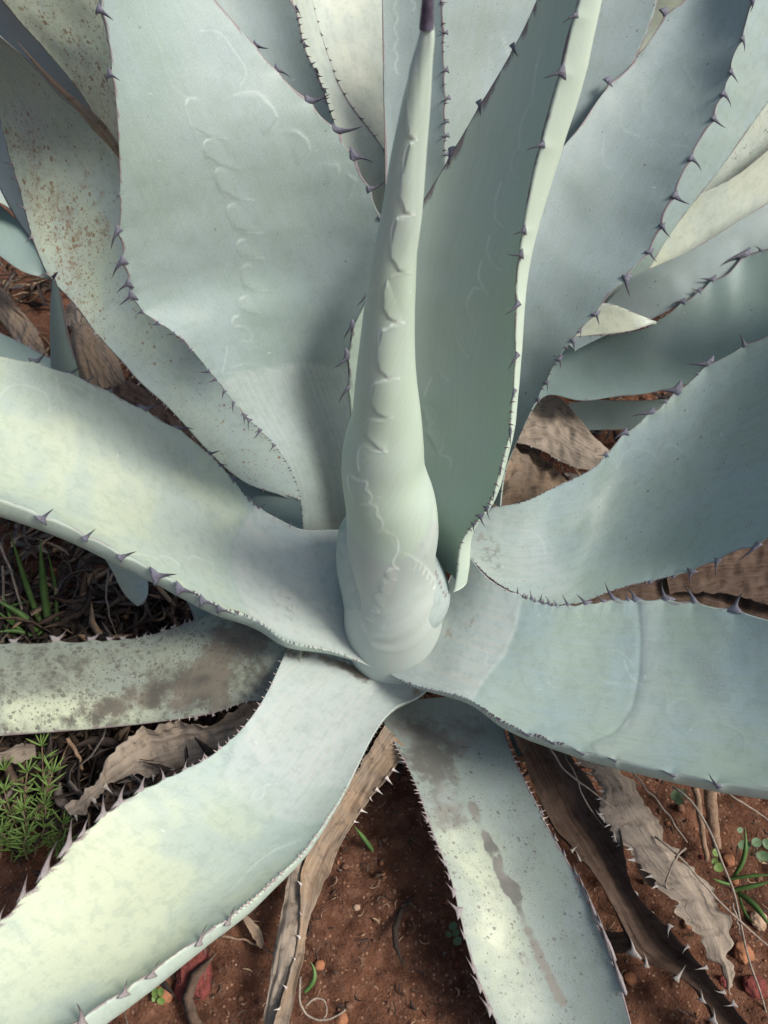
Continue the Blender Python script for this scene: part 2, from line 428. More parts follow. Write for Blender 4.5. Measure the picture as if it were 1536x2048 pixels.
def leaf(parent, name, A, B, dA, dB, mode='z', tip=None, sag=0.12, pu=2.2, pl=4.0, th=0.014, nu=120, nv=40, skew=0.0,
         mat=None, wav=0.0012, imp=None, wax=None, spot=0.0, brown=0.0, yel=0.0, scuff=None, emboss=None, mar=(0.5, 0.9),
         spA=(), spB=(), teeth=(), kind='p', label=None, ragged=0.0, flip=False, seed=None, spotfn=None, brownfn=None, yelfn=None,
         tipspine=None, bump=0.24, twist=0.0, edge=True):
    """A leaf lofted between its two traced margins. A, B: photo pixels from base to tip, dA/dB: height (mode z),
    depth plane (mode y) or distance (mode d) along each margin."""
    if nu > 200: nu, nv = int(nu * 0.82), int(nv * 0.84)
    seed = (sum(map(ord, name)) + int(A[0][0]) * 7 + int(B[-1][1])) if seed is None else seed
    rg = np.random.default_rng(abs(int(seed)))
    t = np.linspace(0, 1, nu)
    mA, mB = (mode, mode) if isinstance(mode, str) and len(mode) == 1 else mode
    uvA = nspline(chord(A), A, t); uvB = nspline(chord(B), B, t)
    PA = unproj(uvA[:, 0], uvA[:, 1], knots(dA, t), mA); PB = unproj(uvB[:, 0], uvB[:, 1], knots(dB, t), mB)
    PA0, PB0 = PA.copy(), PB.copy()
    if tip is not None:
        if isinstance(tip, (int, float)):
            mm = (PA + PB) / 2; tip = mm[-1] + norm(mm[-1] - mm[-max(4, nu // 8)]) * tip
        tip = np.asarray(tip, float)
        L0 = np.linalg.norm(np.diff((PA + PB) / 2, axis=0), axis=1).sum()
        me_ = (PA[-1] + PB[-1]) / 2; dist = np.linalg.norm(tip - me_)
        m = max(8, int(nu * dist / L0 * 0.22)); q = np.linspace(0, 1, m + 1)[1:, None]
        def herm(P):
            T0 = (P[-1] - P[-4]); T0 = T0 / np.linalg.norm(T0) * dist * 0.9
            T1 = (tip - me_) * 0.8
            return (2*q**3 - 3*q**2 + 1) * P[-1] + (q**3 - 2*q**2 + q) * T0 + (-2*q**3 + 3*q**2) * tip + (q**3 - q**2) * T1
        hA, hB = herm(PA), herm(PB)
        PA = np.concatenate([PA, hA]); PB = np.concatenate([PB, hB])
        g = norm(PB[nu - 1] - PA[nu - 1]) * 0.001
        PA[-1] -= g; PB[-1] += g
        t = np.concatenate([t, 1 + q[:, 0] * m / nu / 0.22])
    n = len(t)
    mid = (PA + PB) / 2
    # scalloped margins: a low mound under every spine
    sp = []; EO = []
    for side, lst in ((0, spA), (1, spB)):
        uv = uvA if side == 0 else uvB; P = PA if side == 0 else PB; P0 = (PA0, PB0)[side]
        out = norm((PA - PB) if side == 0 else (PB - PA))
        arc = np.concatenate([[0], np.cumsum(np.linalg.norm(np.diff(P, axis=0), axis=1))])
        add = np.zeros(n)
        for s in lst:
            i = int(np.argmin((uv[:, 0] - s[0])**2 + (uv[:, 1] - s[1])**2))
            dep = (P0[i] - CAM) @ FWD
            tp = unproj(np.array(s[2] + uv[i, 0] - s[0]), np.array(s[3] + uv[i, 1] - s[1]), np.array(dep - 0.0), 'd')
            Ls = np.linalg.norm(tp - P0[i]); sp.append((side, i, tp - P0[i]))
            add = np.maximum(add, bump * Ls * np.exp(-np.abs((arc - arc[i]) / (0.42 * Ls)) ** 1.5))
        if ragged:
            r1 = vnoise(arc / 0.045 + seed, arc * 0 + side * 3.3, 5) - 0.5; r2 = vnoise(arc / 0.012, arc * 0 + side * 7.1 + seed, 6) - 0.5
            r3 = vnoise(arc / 0.004, arc * 0 + side * 1.7 + seed, 7) - 0.5; r2 = r2 * (vnoise(arc / 0.03, arc * 0 + seed, 8) * 1.6)
            add = add + ragged * (1.3 * r1 + 0.8 * r2 + 0.35 * r3)
        EO.append(out * add[:, None])
    mid = (PA + PB) / 2
    T = norm(np.gradient(mid, axis=0)); W = PB - PA; Wl = np.linalg.norm(W, axis=1)
    N = norm(np.cross(T, W))
    if np.mean(np.sum(N * (CAM - mid), axis=1)) < 0: N = -N
    if flip: N = -N
    # smooth the frame along the leaf
    for _ in range(6):
        N[1:-1] = norm(N[:-2] + 2 * N[1:-1] + N[2:])
    D = norm(N - skew * W / np.maximum(Wl, 1e-6)[:, None]) if skew else N
    sg = knots(sag, np.minimum(t, 1)) * Wl
    taper = np.minimum(1, Wl / (0.35 * Wl.max()))
    thv = knots(th, np.minimum(t, 1)) * taper
    w = np.linspace(-1, 1, nv); nl = max(10, nv // 4)
    wl = np.linspace(1, -1, nl + 2)[1:-1]
    wl = np.sign(wl) * (1 - (1 - np.abs(wl)) ** 1.35)
    def surf(ws, low):
        f = (ws + 1) / 2
        P = PA[:, None] * (1 - f)[None, :, None] + PB[:, None] * f[None, :, None]
        P = P + EO[0][:, None] * (((1 - ws) / 2) ** ek)[None, :, None] + EO[1][:, None] * (f ** ek)[None, :, None]
        off = sg[:, None] * (1 - np.abs(ws)[None] ** pu)
        if low: off = off + thv[:, None] * (1 - np.abs(ws)[None] ** pl) ** 0.75
        return P - D[:, None] * off[..., None]
    ek = 3 if ragged else 24
    U = surf(w, False); Lo = surf(wl, True)
    PA = PA + EO[0]; PB = PB + EO[1]
    arcm = np.concatenate([[0], np.cumsum(np.linalg.norm(np.diff(mid, axis=0), axis=1))])
    kk = max(3, n // 10) | 1; Ws = np.convolve(np.pad(Wl, kk // 2, mode='edge'), np.ones(kk) / kk, 'valid')
    def undul(ws):
        s = arcm[:, None] * np.ones(len(ws))[None]; x = ws[None] * Ws[:, None] / 2
        a = vnoise(s / 0.055 + seed, x / 0.05 + 9, 1) + 0.5 * vnoise(s / 0.024, x / 0.03 + seed, 2) + 0.12 * vnoise(s / 0.03 + 5, x / 0.3 + seed, 3) - 0.81
        if ragged: a = a + 0.0015 / wav * (vnoise(x / 0.0045 + 3 * vnoise(s / 0.04, x * 0 + seed, 12), s / 0.07 + seed, 13) - 0.5) + 0.5 * (vnoise(s / 0.011, x / 0.02, 14) - 0.5)
        return wav * a, s, x
    uu, sU, xU = undul(w); ul, sL, xL = undul(wl)
    fade = (1 - np.abs(w) ** 8)
    U = U + N[:, None] * (uu * fade * 2)[..., None]
    Lo = Lo + N[:, None] * (ul * (1 - np.abs(wl) ** 8) * 2)[..., None]
    pu_, pv_ = proj(U.reshape(-1, 3)); pu_ = pu_.reshape(U.shape[:2]); pv_ = pv_.reshape(U.shape[:2])
    zero = np.zeros(U.shape[:2])
    def mk(x): return zero if x is None else np.maximum.reduce([f(pu_, pv_) for f in x]) if isinstance(x, (list, tuple)) else x(pu_, pv_)
    mi, mw, ms = mk(imp), mk(wax), mk(scuff)
    if emboss is not None:
        e = zero.copy()
        for f, amp in emboss: e = e + f(pu_, pv_) * amp
        U = U + N[:, None] * e[..., None]
    U = U + N[:, None] * (mi * 0.0003)[..., None]
    def val(x, fn):
        r = np.full(U.shape[:2], float(x)) if not isinstance(x, (list, tuple)) else np.repeat(knots(x, np.minimum(t, 1))[:, None], nv, 1)
        if fn is not None: r = np.maximum(r, fn(pu_, pv_))
        return np.clip(r, 0, 1)
    vs, vb, vy = val(spot, spotfn), val(brown, brownfn), val(yel, yelfn)
    tt = np.minimum(t, 1)
    em = np.abs(w)[None] ; width = np.maximum(Wl, 1e-4)
    mdist = (1 - em) * width[:, None] / 2                 # distance from margin in metres
    mv = np.clip(1 - mdist / 0.0035, 0, 1) * np.interp(tt, [0, 0.25, 0.55, 1], [mar[0] * 0.4, mar[0], mar[1], mar[1]])[:, None]
    one = np.ones(Lo.shape[:2])
    R = nv + nl
    allP = np.concatenate([U, Lo], axis=1).reshape(-1, 3)
    luv = np.concatenate([np.stack([sU, xU, zero], -1), np.stack([sL, xL, one * 0.5], -1)], axis=1).reshape(-1, 3)
    k1 = np.concatenate([np.stack([mi, mv, mw, vs], -1), np.stack([one * 0, one * 0, one * 0, np.repeat(vs.mean(1)[:, None], nl, 1) * 0.8], -1)], axis=1).reshape(-1, 4)
    k2 = np.concatenate([np.stack([vb, vy, ms, zero], -1), np.stack([np.repeat(vb.mean(1)[:, None], nl, 1), one * 0, one * 0, one], -1)], axis=1).reshape(-1, 4)
    k3 = body_noise(luv, seed)
    i, j = np.meshgrid(np.arange(n - 1), np.arange(R), indexing='ij'); j2 = (j + 1) % R
    F = np.stack([i * R + j, i * R + j2, (i + 1) * R + j2, (i + 1) * R + j], -1).reshape(-1, 4)
    # outward winding
    c = F[(nv // 2)]; fn = np.cross(allP[c[1]] - allP[c[0]], allP[c[3]] - allP[c[0]])
    if np.dot(fn, N[0]) < 0: F = F[:, ::-1]
    F = F.tolist(); F.append(list(range(R))); F.append(list(range((n - 1) * R, n * R)))
    o = mesh_obj(name, allP, F, mat or M_main, parent, origin=mid[0], attrs={'luv': ('FLOAT_VECTOR', luv), 'msk': ('FLOAT_COLOR', k1), 'msk2': ('FLOAT_COLOR', k2), 'msk3': ('FLOAT_COLOR', k3)})
    if label: o['label'] = label
    for side, i, d in sp:
        P = PA if side == 0 else PB
        tg = norm(P[min(i + 2, n - 1)] - P[max(i - 2, 0)])
        b0 = P[i] - d * 0.08
        place_spine(o, b0, b0 + d, tg, kind)
    # small teeth, too fine to pick apart: one joined part
    TV, TF = [], []
    for side, t0, t1, cnt, ln in teeth:
        P = PA if side == 0 else PB; O = norm(PA - PB) if side == 0 else norm(PB - PA)
        for q in range(cnt):
            tq = t0 + (t1 - t0) * (q + rg.uniform(-0.25, 0.25) + 0.5) / cnt
            i = int(np.clip(np.searchsorted(t, tq), 1, n - 2)); tg = norm(P[i + 1] - P[i - 1])
            l = ln * rg.uniform(0.6, 1.35) if not isinstance(ln, tuple) else (ln[0] + (ln[1] - ln[0]) * q / max(1, cnt - 1)) * rg.uniform(0.7, 1.3)
            dr = norm(O[i] + 0.35 * N[i] * rg.uniform(0, 1) + tg * rg.uniform(-0.5, 0.35)); y = np.cross(dr, tg)
            b0 = len(TV)
            for z, h in ((-0.25, 0.36), (0.15, 0.17), (0.55, 0.08)):
                for a in range(5):
                    TV.append(P[i] + dr * l * z + l * h * (math.cos(a * 1.2566) * tg + 0.6 * math.sin(a * 1.2566) * y))
            TV.append(P[i] + dr * l)
            for r_ in range(2):
                for a in range(5): TF.append((b0 + r_*5 + a, b0 + r_*5 + (a+1) % 5, b0 + r_*5 + 5 + (a+1) % 5, b0 + r_*5 + 5 + a))
            for a in range(5): TF.append((b0 + 10 + a, b0 + 10 + (a+1) % 5, b0 + 15))
    if TV:
        to = mesh_obj('margin_teeth', np.array(TV), TF, {'p': M_tooth, 'w': M_toothw, 'd': M_toothd}[kind], o, origin=mid[0]); to['kind'] = 'stuff'
    if tipspine and tip is not None:
        d = norm(tip - mid[-12]) * tipspine
        place_spine(o, tip - d * 0.12, tip + d, norm(W[-8]), kind, 'terminal_spine')
    return o

M_tooth = plain_material('tooth_purple', (0.08, 0.06, 0.07), (0.16, 0.13, 0.15), 400, 0.5, 0)
M_toothw = plain_material('tooth_pale', (0.30, 0.24, 0.22), (0.42, 0.35, 0.32), 400, 0.5, 0)
M_toothd = plain_material('tooth_dry', (0.36, 0.32, 0.28), (0.48, 0.44, 0.40), 400, 0.6, 0)

def scallops(P, tooth, bulge):
    """row of bud-print scallops: P = list of (top, bottom) pixel pairs, a tooth at every bottom"""
    out = []
    for (x0, y0, x1, y1), tv in zip(P, tooth):
        dx, dy = x1 - x0, y1 - y0; L = math.hypot(dx, dy); nx, ny = -dy / L * bulge, dx / L * bulge
        out.append([(x0 + 0.35 * tv[0], y0 - 4), (x0 + 2, y0), (x0 + dx * 0.15 + nx * 0.7, y0 + dy * 0.15 + ny * 0.7), (x0 + dx * 0.5 + nx, y0 + dy * 0.5 + ny),
                    (x0 + dx * 0.85 + nx * 0.8, y0 + dy * 0.85 + ny * 0.8), (x1 + tv[0] * 0.35, y1 + tv[1] * 0.6), (x1 + tv[0], y1 + tv[1])])
    return out

# ------------------------------------------------------------------ ground
def soil_height(x, y):
    h = 0.020 * (vnoise(x / 0.22 + 3, y / 0.22 + 8, 1) - 0.5) + 0.012 * (vnoise(x / 0.07, y / 0.07, 2) - 0.5)
    h = h + 0.012 * (vnoise(x / 0.026 + 1, y / 0.026, 3) - 0.5) + 0.010 * (vnoise(x / 0.011, y / 0.011 + 4, 4) - 0.5)
    return h - 0.004

def axis(a, b, st, far):
    inner = np.arange(a, b + st / 2, st)
    o = np.array([0.02, 0.06, 0.15, 0.35, 0.8, 2, 5, 12, far])
    return np.concatenate([a - o[::-1], inner, b + o])
gx, gy = axis(-0.75, 0.85, 0.0055, 60), axis(-0.62, 0.75, 0.0055, 60)
X, Y = np.meshgrid(gx, gy, indexing='ij')
GZ = soil_height(X, Y)
GV = np.stack([X, Y, GZ], -1).reshape(-1, 3)
ii, jj = np.meshgrid(np.arange(len(gx) - 1), np.arange(len(gy) - 1), indexing='ij'); ny_ = len(gy)
GF = np.stack([ii * ny_ + jj, (ii + 1) * ny_ + jj, (ii + 1) * ny_ + jj + 1, ii * ny_ + jj + 1], -1).reshape(-1, 4).tolist()
M_soil, nt, bs = nodemat('red_soil'); b = NB(nt)
tc = b.n('ShaderNodeTexCoord').outputs['Object']
n1 = b.noise(tc, 9, 6, 0.6); n2 = b.noise(tc, 70, 6, 0.7); n3 = b.noise(tc, 300, 4, 0.7)
col = b.mix(b.ramp(n1, 0.35, 0.65), (0.10, 0.044, 0.027), (0.20, 0.09, 0.052))
col = b.mix(b.ramp(n2, 0.4, 0.7, 0, 0.8), col, (0.24, 0.125, 0.08))
col = b.mix(b.ramp(n3, 0.5, 0.7, 0, 0.7), col, (0.05, 0.028, 0.022))
vv = b.vor(tc, 210); pk = b.sep(vv.outputs['Color'])
col = b.mix(b.math('MULTIPLY', b.ramp(vv.outputs['Distance'], 0.25, 0.4, 1, 0), b.ramp(pk[0], 0.8, 0.82)), col, (0.34, 0.2, 0.13))
b.l(col, bs.inputs['Base Color']); bs.inputs['Roughness'].default_value = 0.95; bs.inputs['Specular IOR Level'].default_value = 0.1
b.l(b.bump(b.math('ADD', n2, n3), 1.0, 0.006), bs.inputs['Normal'])
ground = mesh_obj('ground', GV, GF, M_soil); ground['kind'] = 'structure'

# ------------------------------------------------------------------ the large agave
ROOT = empty('agave_plant', (0.01, 0.0, 0.0), 'large blue-green agave rosette with toothed leaves around a pointed central bud', 'agave')

# --- bud imprints (traced marks)
B_lines = [[(285, -20), (300, 50), (315, 80), (330, 130), (345, 170), (362, 188)],
           [(400, 62), (430, 62), (470, 105), (492, 150), (480, 172)], [(362, 188), (380, 196), (402, 200)],
           [(465, 192), (490, 184), (515, 185), (545, 215), (555, 235), (528, 273)],
           [(560, 262), (590, 258), (615, 280), (620, 300), (592, 332)], [(640, 327), (675, 325), (678, 345), (655, 373)],
           [(690, 345), (712, 360), (695, 402)], [(470, 655), (492, 655), (503, 680), (480, 680)], [(452, 745), (475, 746), (500, 742)],
           [(455, 690), (450, 722), (445, 746)], [(460, 735), (500, 728), (560, 742), (585, 732)], [(535, 690), (548, 706), (545, 726)]]
B_lines += scallops([(372, 200, 395, 265), (410, 281, 420, 318), (430, 340, 450, 388), (455, 412, 480, 463), (475, 482, 490, 514), (485, 532, 492, 578), (482, 596, 486, 620), (474, 632, 468, 650)],
                    [(60, 12), (60, 19), (58, 12), (46, 3), (40, 3), (44, 4), (34, 6), (14, 2)], 6)
BUD_lines = [[(775, 560), (768, 583), (768, 617), (778, 635), (796, 643), (809, 645)],
             [(809, 647), (781, 651), (773, 658), (764, 660), (757, 690), (755, 721), (760, 740), (775, 753), (799, 757)],
             [(799, 758), (768, 760), (757, 764), (749, 766), (743, 794), (744, 810), (755, 826), (770, 833), (788, 836)],
             [(785, 837), (752, 840), (738, 837), (731, 859), (735, 875), (755, 893), (775, 905)],
             [(772, 904), (739, 898), (723, 892), (715, 914), (718, 943)], [(696, 950), (697, 971), (708, 1000)],
             [(700, 948), (721, 961), (734, 966), (731, 979), (740, 987), (740, 1003), (728, 1010), (721, 1009)],
             [(726, 1009), (754, 1018), (752, 1031), (762, 1039), (764, 1052), (758, 1061), (748, 1064), (777, 1066), (796, 1098), (791, 1112), (785, 1125), (798, 1139)],
             [(808, 1108), (821, 1112), (830, 1120), (826, 1141)], [(830, 1118), (845, 1128), (858, 1143), (870, 1160), (880, 1180), (888, 1198)],
             [(842, 1127), (838, 1140)], [(850, 1135), (845, 1150)], [(858, 1144), (853, 1158)], [(866, 1154), (860, 1168)], [(873, 1166), (867, 1178)], [(880, 1180), (873, 1190)],
             [(798, 1139), (780, 1137), (772, 1148), (780, 1157), (793, 1159)], [(790, 1160), (767, 1160), (759, 1177), (767, 1185), (780, 1187)],
             [(778, 1188), (756, 1189), (748, 1194), (754, 1206), (767, 1210)], [(741, 1219), (748, 1224), (759, 1223)], [(731, 1236), (746, 1243)], [(745, 1210), (757, 1222)],
             [(835, 45), (822, 120), (816, 200), (815, 245), (818, 270), (835, 280)], [(833, 282), (820, 287), (805, 350), (800, 395), (810, 422), (830, 430)],
             [(826, 432), (793, 437), (782, 490), (783, 515), (798, 540), (823, 545)], [(820, 546), (788, 552), (778, 558)]]
C_lines = [[(0, 792), (13, 777), (70, 776), (86, 784), (96, 797), (98, 823)], [(99, 823), (104, 805), (117, 786), (115, 773), (151, 771), (167, 781)],
           [(180, 789), (181, 810), (186, 790)], [(250, 1108), (300, 1112), (320, 1122), (330, 1135)], [(375, 1118), (380, 1114), (415, 1123), (430, 1130)],
           [(320, 1112), (345, 1118), (360, 1132)], [(520, 1085), (545, 1092), (560, 1085), (575, 1095)], [(500, 1095), (505, 1110)],
           [(5, 1040), (25, 1055), (60, 1040), (95, 1050), (105, 1062), (115, 1085)], [(118, 1085), (128, 1072), (140, 1070)]]
E_lines = [[(947, 576), (934, 609), (939, 633), (951, 664)], [(947, 576), (965, 580), (978, 592)], [(920, 638), (912, 660), (922, 695), (937, 716)], [(886, 693), (872, 728), (880, 745), (898, 762)],
           [(862, 757), (852, 780), (846, 800)], [(843, 815), (866, 820), (866, 845), (855, 855)], [(850, 860), (880, 870), (887, 890), (876, 908)], [(878, 912), (900, 918), (900, 940)],
           [(1068, 200), (1045, 240), (1038, 300)], [(1030, 300), (1024, 340), (1040, 360)], [(1003, 365), (990, 410), (993, 440), (1008, 455)], [(980, 470), (975, 500), (988, 530), (1003, 540)], [(965, 520), (957, 545), (978, 590)],
           [(1085, 90), (1070, 150), (1066, 200)]]
K_lines = [[(1048, 1355), (1058, 1375), (1083, 1378)], [(1093, 1355), (1103, 1372), (1128, 1375)], [(1136, 1345), (1150, 1360), (1163, 1370)], [(1186, 1335), (1203, 1360), (1243, 1367)],
           [(1248, 1320), (1256, 1345), (1268, 1360), (1298, 1370), (1318, 1365), (1333, 1390), (1333, 1425)], [(1203, 1305), (1233, 1302), (1265, 1330)], [(1153, 1252), (1183, 1252), (1195, 1265)],
           [(1375, 1467), (1393, 1445), (1443, 1447), (1488, 1475), (1483, 1520)], [(1133, 1210), (1150, 1222), (1160, 1240)], [(1190, 1270), (1212, 1275)], [(950, 1300), (975, 1310), (970, 1330), (985, 1330)],
           [(905, 1385), (925, 1382), (940, 1388)], [(990, 1360), (1010, 1368), (1030, 1370)], [(1333, 1425), (1345, 1405), (1375, 1400), (1390, 1415)]]
H_lines = [[(1200, 930), (1230, 920), (1235, 940), (1242, 918), (1300, 905), (1320, 925)], [(1320, 905), (1345, 890), (1360, 900), (1385, 915)], [(1180, 1050), (1195, 1075)], [(1040, 1060), (1080, 1075), (1090, 1110)]]
I_lines = [[(513, 1580), (505, 1595), (520, 1598), (530, 1575), (560, 1570)], [(485, 1680), (500, 1670), (520, 1650)], [(450, 1790), (470, 1770), (540, 1705), (600, 1680)], [(150, 1690), (165, 1740), (160, 1780)],
           [(0, 1935), (20, 1915), (50, 1920), (62, 1935)], [(60, 1880), (85, 1858), (110, 1870)], [(150, 1780), (175, 1890), (200, 1960)], [(192, 1925), (215, 1950), (260, 1945)], [(270, 1878), (280, 1895)],
           [(120, 1765), (125, 1790), (105, 1840)], [(135, 1685), (158, 1760)]]
F_lines = [[(1275, 165), (1290, 190), (1285, 210), (1290, 225)], [(1245, 215), (1240, 240), (1250, 260), (1282, 273)], [(1210, 270), (1205, 300), (1210, 330), (1225, 338)], [(1368, 130), (1385, 160), (1395, 180)], [(1400, 150), (1398, 180), (1380, 195)],
           [(1388, 210), (1386, 260), (1370, 270)], [(1345, 290), (1380, 298), (1384, 335)], [(1310, 120), (1320, 135)], [(1200, 200), (1188, 240)]]

BUD_m = Marks(BUD_lines, 1.05); B_m = Marks(B_lines, 1.05); C_m = Marks(C_lines, 1.05); E_m = Marks(E_lines, 1.05)
K_m = Marks(K_lines, 1.05); H_m = Marks(H_lines, 1.05); I_m = Marks(I_lines, 1.5); F_m = Marks(F_lines, 1.2)
soft = lambda m, k: (lambda u, v: m(u, v) * k)

# --- central bud: lofted round spire
def spire(parent, name, rows, yax, ry=0.92, nphi=250, nrow=440, imp=None, wax=None, emboss=None, mat=None, folds=None, mar=None, yel=0.0):
    rows = np.asarray(rows, float)
    t = np.linspace(0, 1, nrow)
    k = (rows[:, 0] - rows[0, 0]) / (rows[-1, 0] - rows[0, 0])
    v = rows[0, 0] + t * (rows[-1, 0] - rows[0, 0])
    L, R = nspline(k, rows[:, 1], t), nspline(k, rows[:, 2], t)
    yy = knots(yax, t)
    c = unproj((L + R) / 2, v, yy, 'y'); dep = (c - CAM) @ FWD
    rx = np.maximum((R - L) / 2 * dep / FPX, 0.0008)
    ph = np.linspace(0, 2 * np.pi, nphi, endpoint=False)
    dirs = np.stack([np.cos(ph), ry * np.sin(ph), 0 * ph], -1)
    P = c[:, None] + rx[:, None, None] * dirs[None]
    s = np.concatenate([[0], np.cumsum(np.abs(np.diff(c[:, 2])))])
    x = rx[:, None] * ph[None]
    P = P + dirs[None] * (0.0014 * (vnoise(s[:, None] / 0.05 + 0 * x, ph[None] * 1.5 + 0 * x, 4) - 0.5))[..., None]
    front = np.sum(dirs[None] * (CAM - P), axis=-1) > 0
    u_, v_ = proj(P.reshape(-1, 3)); u_ = u_.reshape(x.shape); v_ = v_.reshape(x.shape)
    zero = np.zeros_like(x)
    mi = np.where(front, imp(u_, v_), 0) if imp else zero
    mw = np.where(front, wax(u_, v_), 0) if wax else zero
    if emboss:
        e = zero
        for f, amp in emboss: e = e + np.where(front, f(u_, v_), 0) * amp
        P = P + dirs[None] * e[..., None]
    P = P + dirs[None] * (mi * 0.0004)[..., None]
    mg = np.where(front, mar(u_, v_), 0) if mar else zero
    k1 = np.stack([mi, mg, mw, zero], -1).reshape(-1, 4); k2 = np.stack([zero, zero + yel, zero, zero], -1).reshape(-1, 4)
    luv = np.stack([s[:, None] + zero, x, zero], -1).reshape(-1, 3)
    k3 = body_noise(luv, 5)
    i, j = np.meshgrid(np.arange(nrow - 1), np.arange(nphi), indexing='ij'); j2 = (j + 1) % nphi
    F = np.stack([i * nphi + j, (i + 1) * nphi + j, (i + 1) * nphi + j2, i * nphi + j2], -1).reshape(-1, 4).tolist()
    F.append(list(range(nphi))); F.append(list(range((nrow - 1) * nphi, nrow * nphi)))
    o = mesh_obj(name, P.reshape(-1, 3), F, mat or M_main, parent, origin=c[-1], attrs={'luv': ('FLOAT_VECTOR', luv), 'msk': ('FLOAT_COLOR', k1), 'msk2': ('FLOAT_COLOR', k2), 'msk3': ('FLOAT_COLOR', k3)})
    return o, c

bud_wax = Marks([[(690, 1040), (696, 1060), (714, 1081), (745, 1117), (787, 1130), (821, 1110), (850, 1070), (862, 1040), (920, 1060), (920, 1380), (660, 1380), (660, 1050)]], 2.0, True)
fold_hi = Marks([[(695, 1100), (702, 1170), (722, 1250), (745, 1290)], [(840, 1180), (800, 1215), (760, 1232)], [(862, 1205), (820, 1255), (775, 1275), (735, 1270)], [(878, 1225), (845, 1275), (790, 1302), (745, 1295)],
                 [(868, 985), (872, 1030), (862, 1085), (850, 1115)], [(855, 1000), (858, 1040), (845, 1090)]], 3.5)
fold_lo = Marks([[(700, 1130), (712, 1200), (735, 1262)], [(852, 1190), (812, 1236), (768, 1254)], [(870, 1215), (832, 1266), (782, 1289), (740, 1284)], [(862, 990), (866, 1035), (853, 1090)]], 3.5)
bud_pan = Marks([BUD_lines[k] for k in (0, 1, 2, 3, 16, 17, 18, 22, 23, 24)], 1.3, True, 'L')
bud_wrap = Marks([[(660, 940), (700, 948), (721, 961), (734, 966), (740, 987), (740, 1003), (754, 1018), (762, 1039), (764, 1052), (777, 1066), (796, 1098), (808, 1108), (830, 1118), (858, 1143), (876, 1172), (889, 1200), (930, 1260), (930, 1400), (650, 1400)]], 1.1, True)
bud, budc = spire(ROOT, 'central_bud', [(20, 849, 859), (60, 841, 868), (110, 829, 866), (190, 808, 861), (325, 780, 852), (440, 761, 842), (500, 748, 834), (560, 736, 831), (650, 723, 828), (720, 715, 830), (790, 709, 838),
     (833, 702, 842), (872, 690, 845), (900, 685, 847), (932, 683, 849), (977, 686, 864), (1023, 692, 874), (1060, 694, 876), (1110, 696, 871), (1150, 697, 871), (1190, 693, 880), (1230, 689, 884), (1265, 689, 881), (1300, 697, 871), (1330, 714, 852), (1355, 745, 822)],
     [(0, -0.01), (0.5, 0.0), (1, 0.005)], imp=BUD_m, wax=bud_wax, emboss=[(fold_hi, 0.0006), (fold_lo, -0.0006), (bud_wrap, 0.0002), (bud_pan, 0.0012)], yel=0.12, mat=M_bud)
bud['label'] = 'pale furled central bud with scalloped imprints'
tp = budc[0]
def needle(parent, name, base, top, r, mat):
    d = norm(np.asarray(top) - base); x = norm(np.cross(d, [0.3, 0.9, 0.1])); y = np.cross(d, x); L = np.linalg.norm(np.asarray(top) - base); V, F = [], []
    for q in range(7):
        z = q / 6; rr = r * (1 - z) ** 0.7 + 0.0002
        for a in range(8): V.append(base + d * L * z + rr * (math.cos(a * math.pi / 4) * x + math.sin(a * math.pi / 4) * y))
    for q in range(6):
        for a in range(8): F.append((q*8 + a, q*8 + (a+1) % 8, q*8 + 8 + (a+1) % 8, q*8 + 8 + a))
    F.append(tuple(range(48, 56)))
    return mesh_obj(name, np.array(V), F, mat, parent, origin=base)
M_needle = plain_material('needle_dark', (0.05, 0.04, 0.06), (0.11, 0.10, 0.14), 120, 0.45, 0)
needle(bud, 'terminal_spine', tp + np.array([0, 0, -0.010]), tp + np.array([0.001, -0.003, 0.045]), 0.0045, M_needle)
sheath_dots = Marks([[(873, 1140), (871, 1150)], [(876, 1149), (874, 1158)], [(881, 1160), (878, 1170)], [(884, 1170), (880, 1178)], [(889, 1180), (884, 1188)], [(893, 1187), (889, 1194)]], 1.6)
sh, _ = spire(ROOT, 'bud_sheath', [(1042, 705, 850), (1052, 688, 856), (1075, 675, 862), (1104, 672, 868), (1125, 673, 874), (1146, 677, 886), (1172, 683, 897), (1190, 686, 900), (1204, 688, 894), (1220, 690, 884), (1260, 700, 870), (1290, 716, 856)],
     [(0, 0.022), (1, 0.012)], nrow=120, nphi=90, wax=lambda u, v: np.ones_like(u) * 0.6, mar=sheath_dots)

B_mc = Marks([p for p in B_lines if len(p) == 7], 1.05)
B_pan = Marks([p for p in B_lines if len(p) == 7], 1.3, True, 'L'); B_pan2 = Marks([B_lines[3], B_lines[4], B_lines[5], B_lines[6]], 1.3, True, 'R')
E_pan = Marks([p for p in E_lines if len(p) >= 4], 1.6, True, 'L')
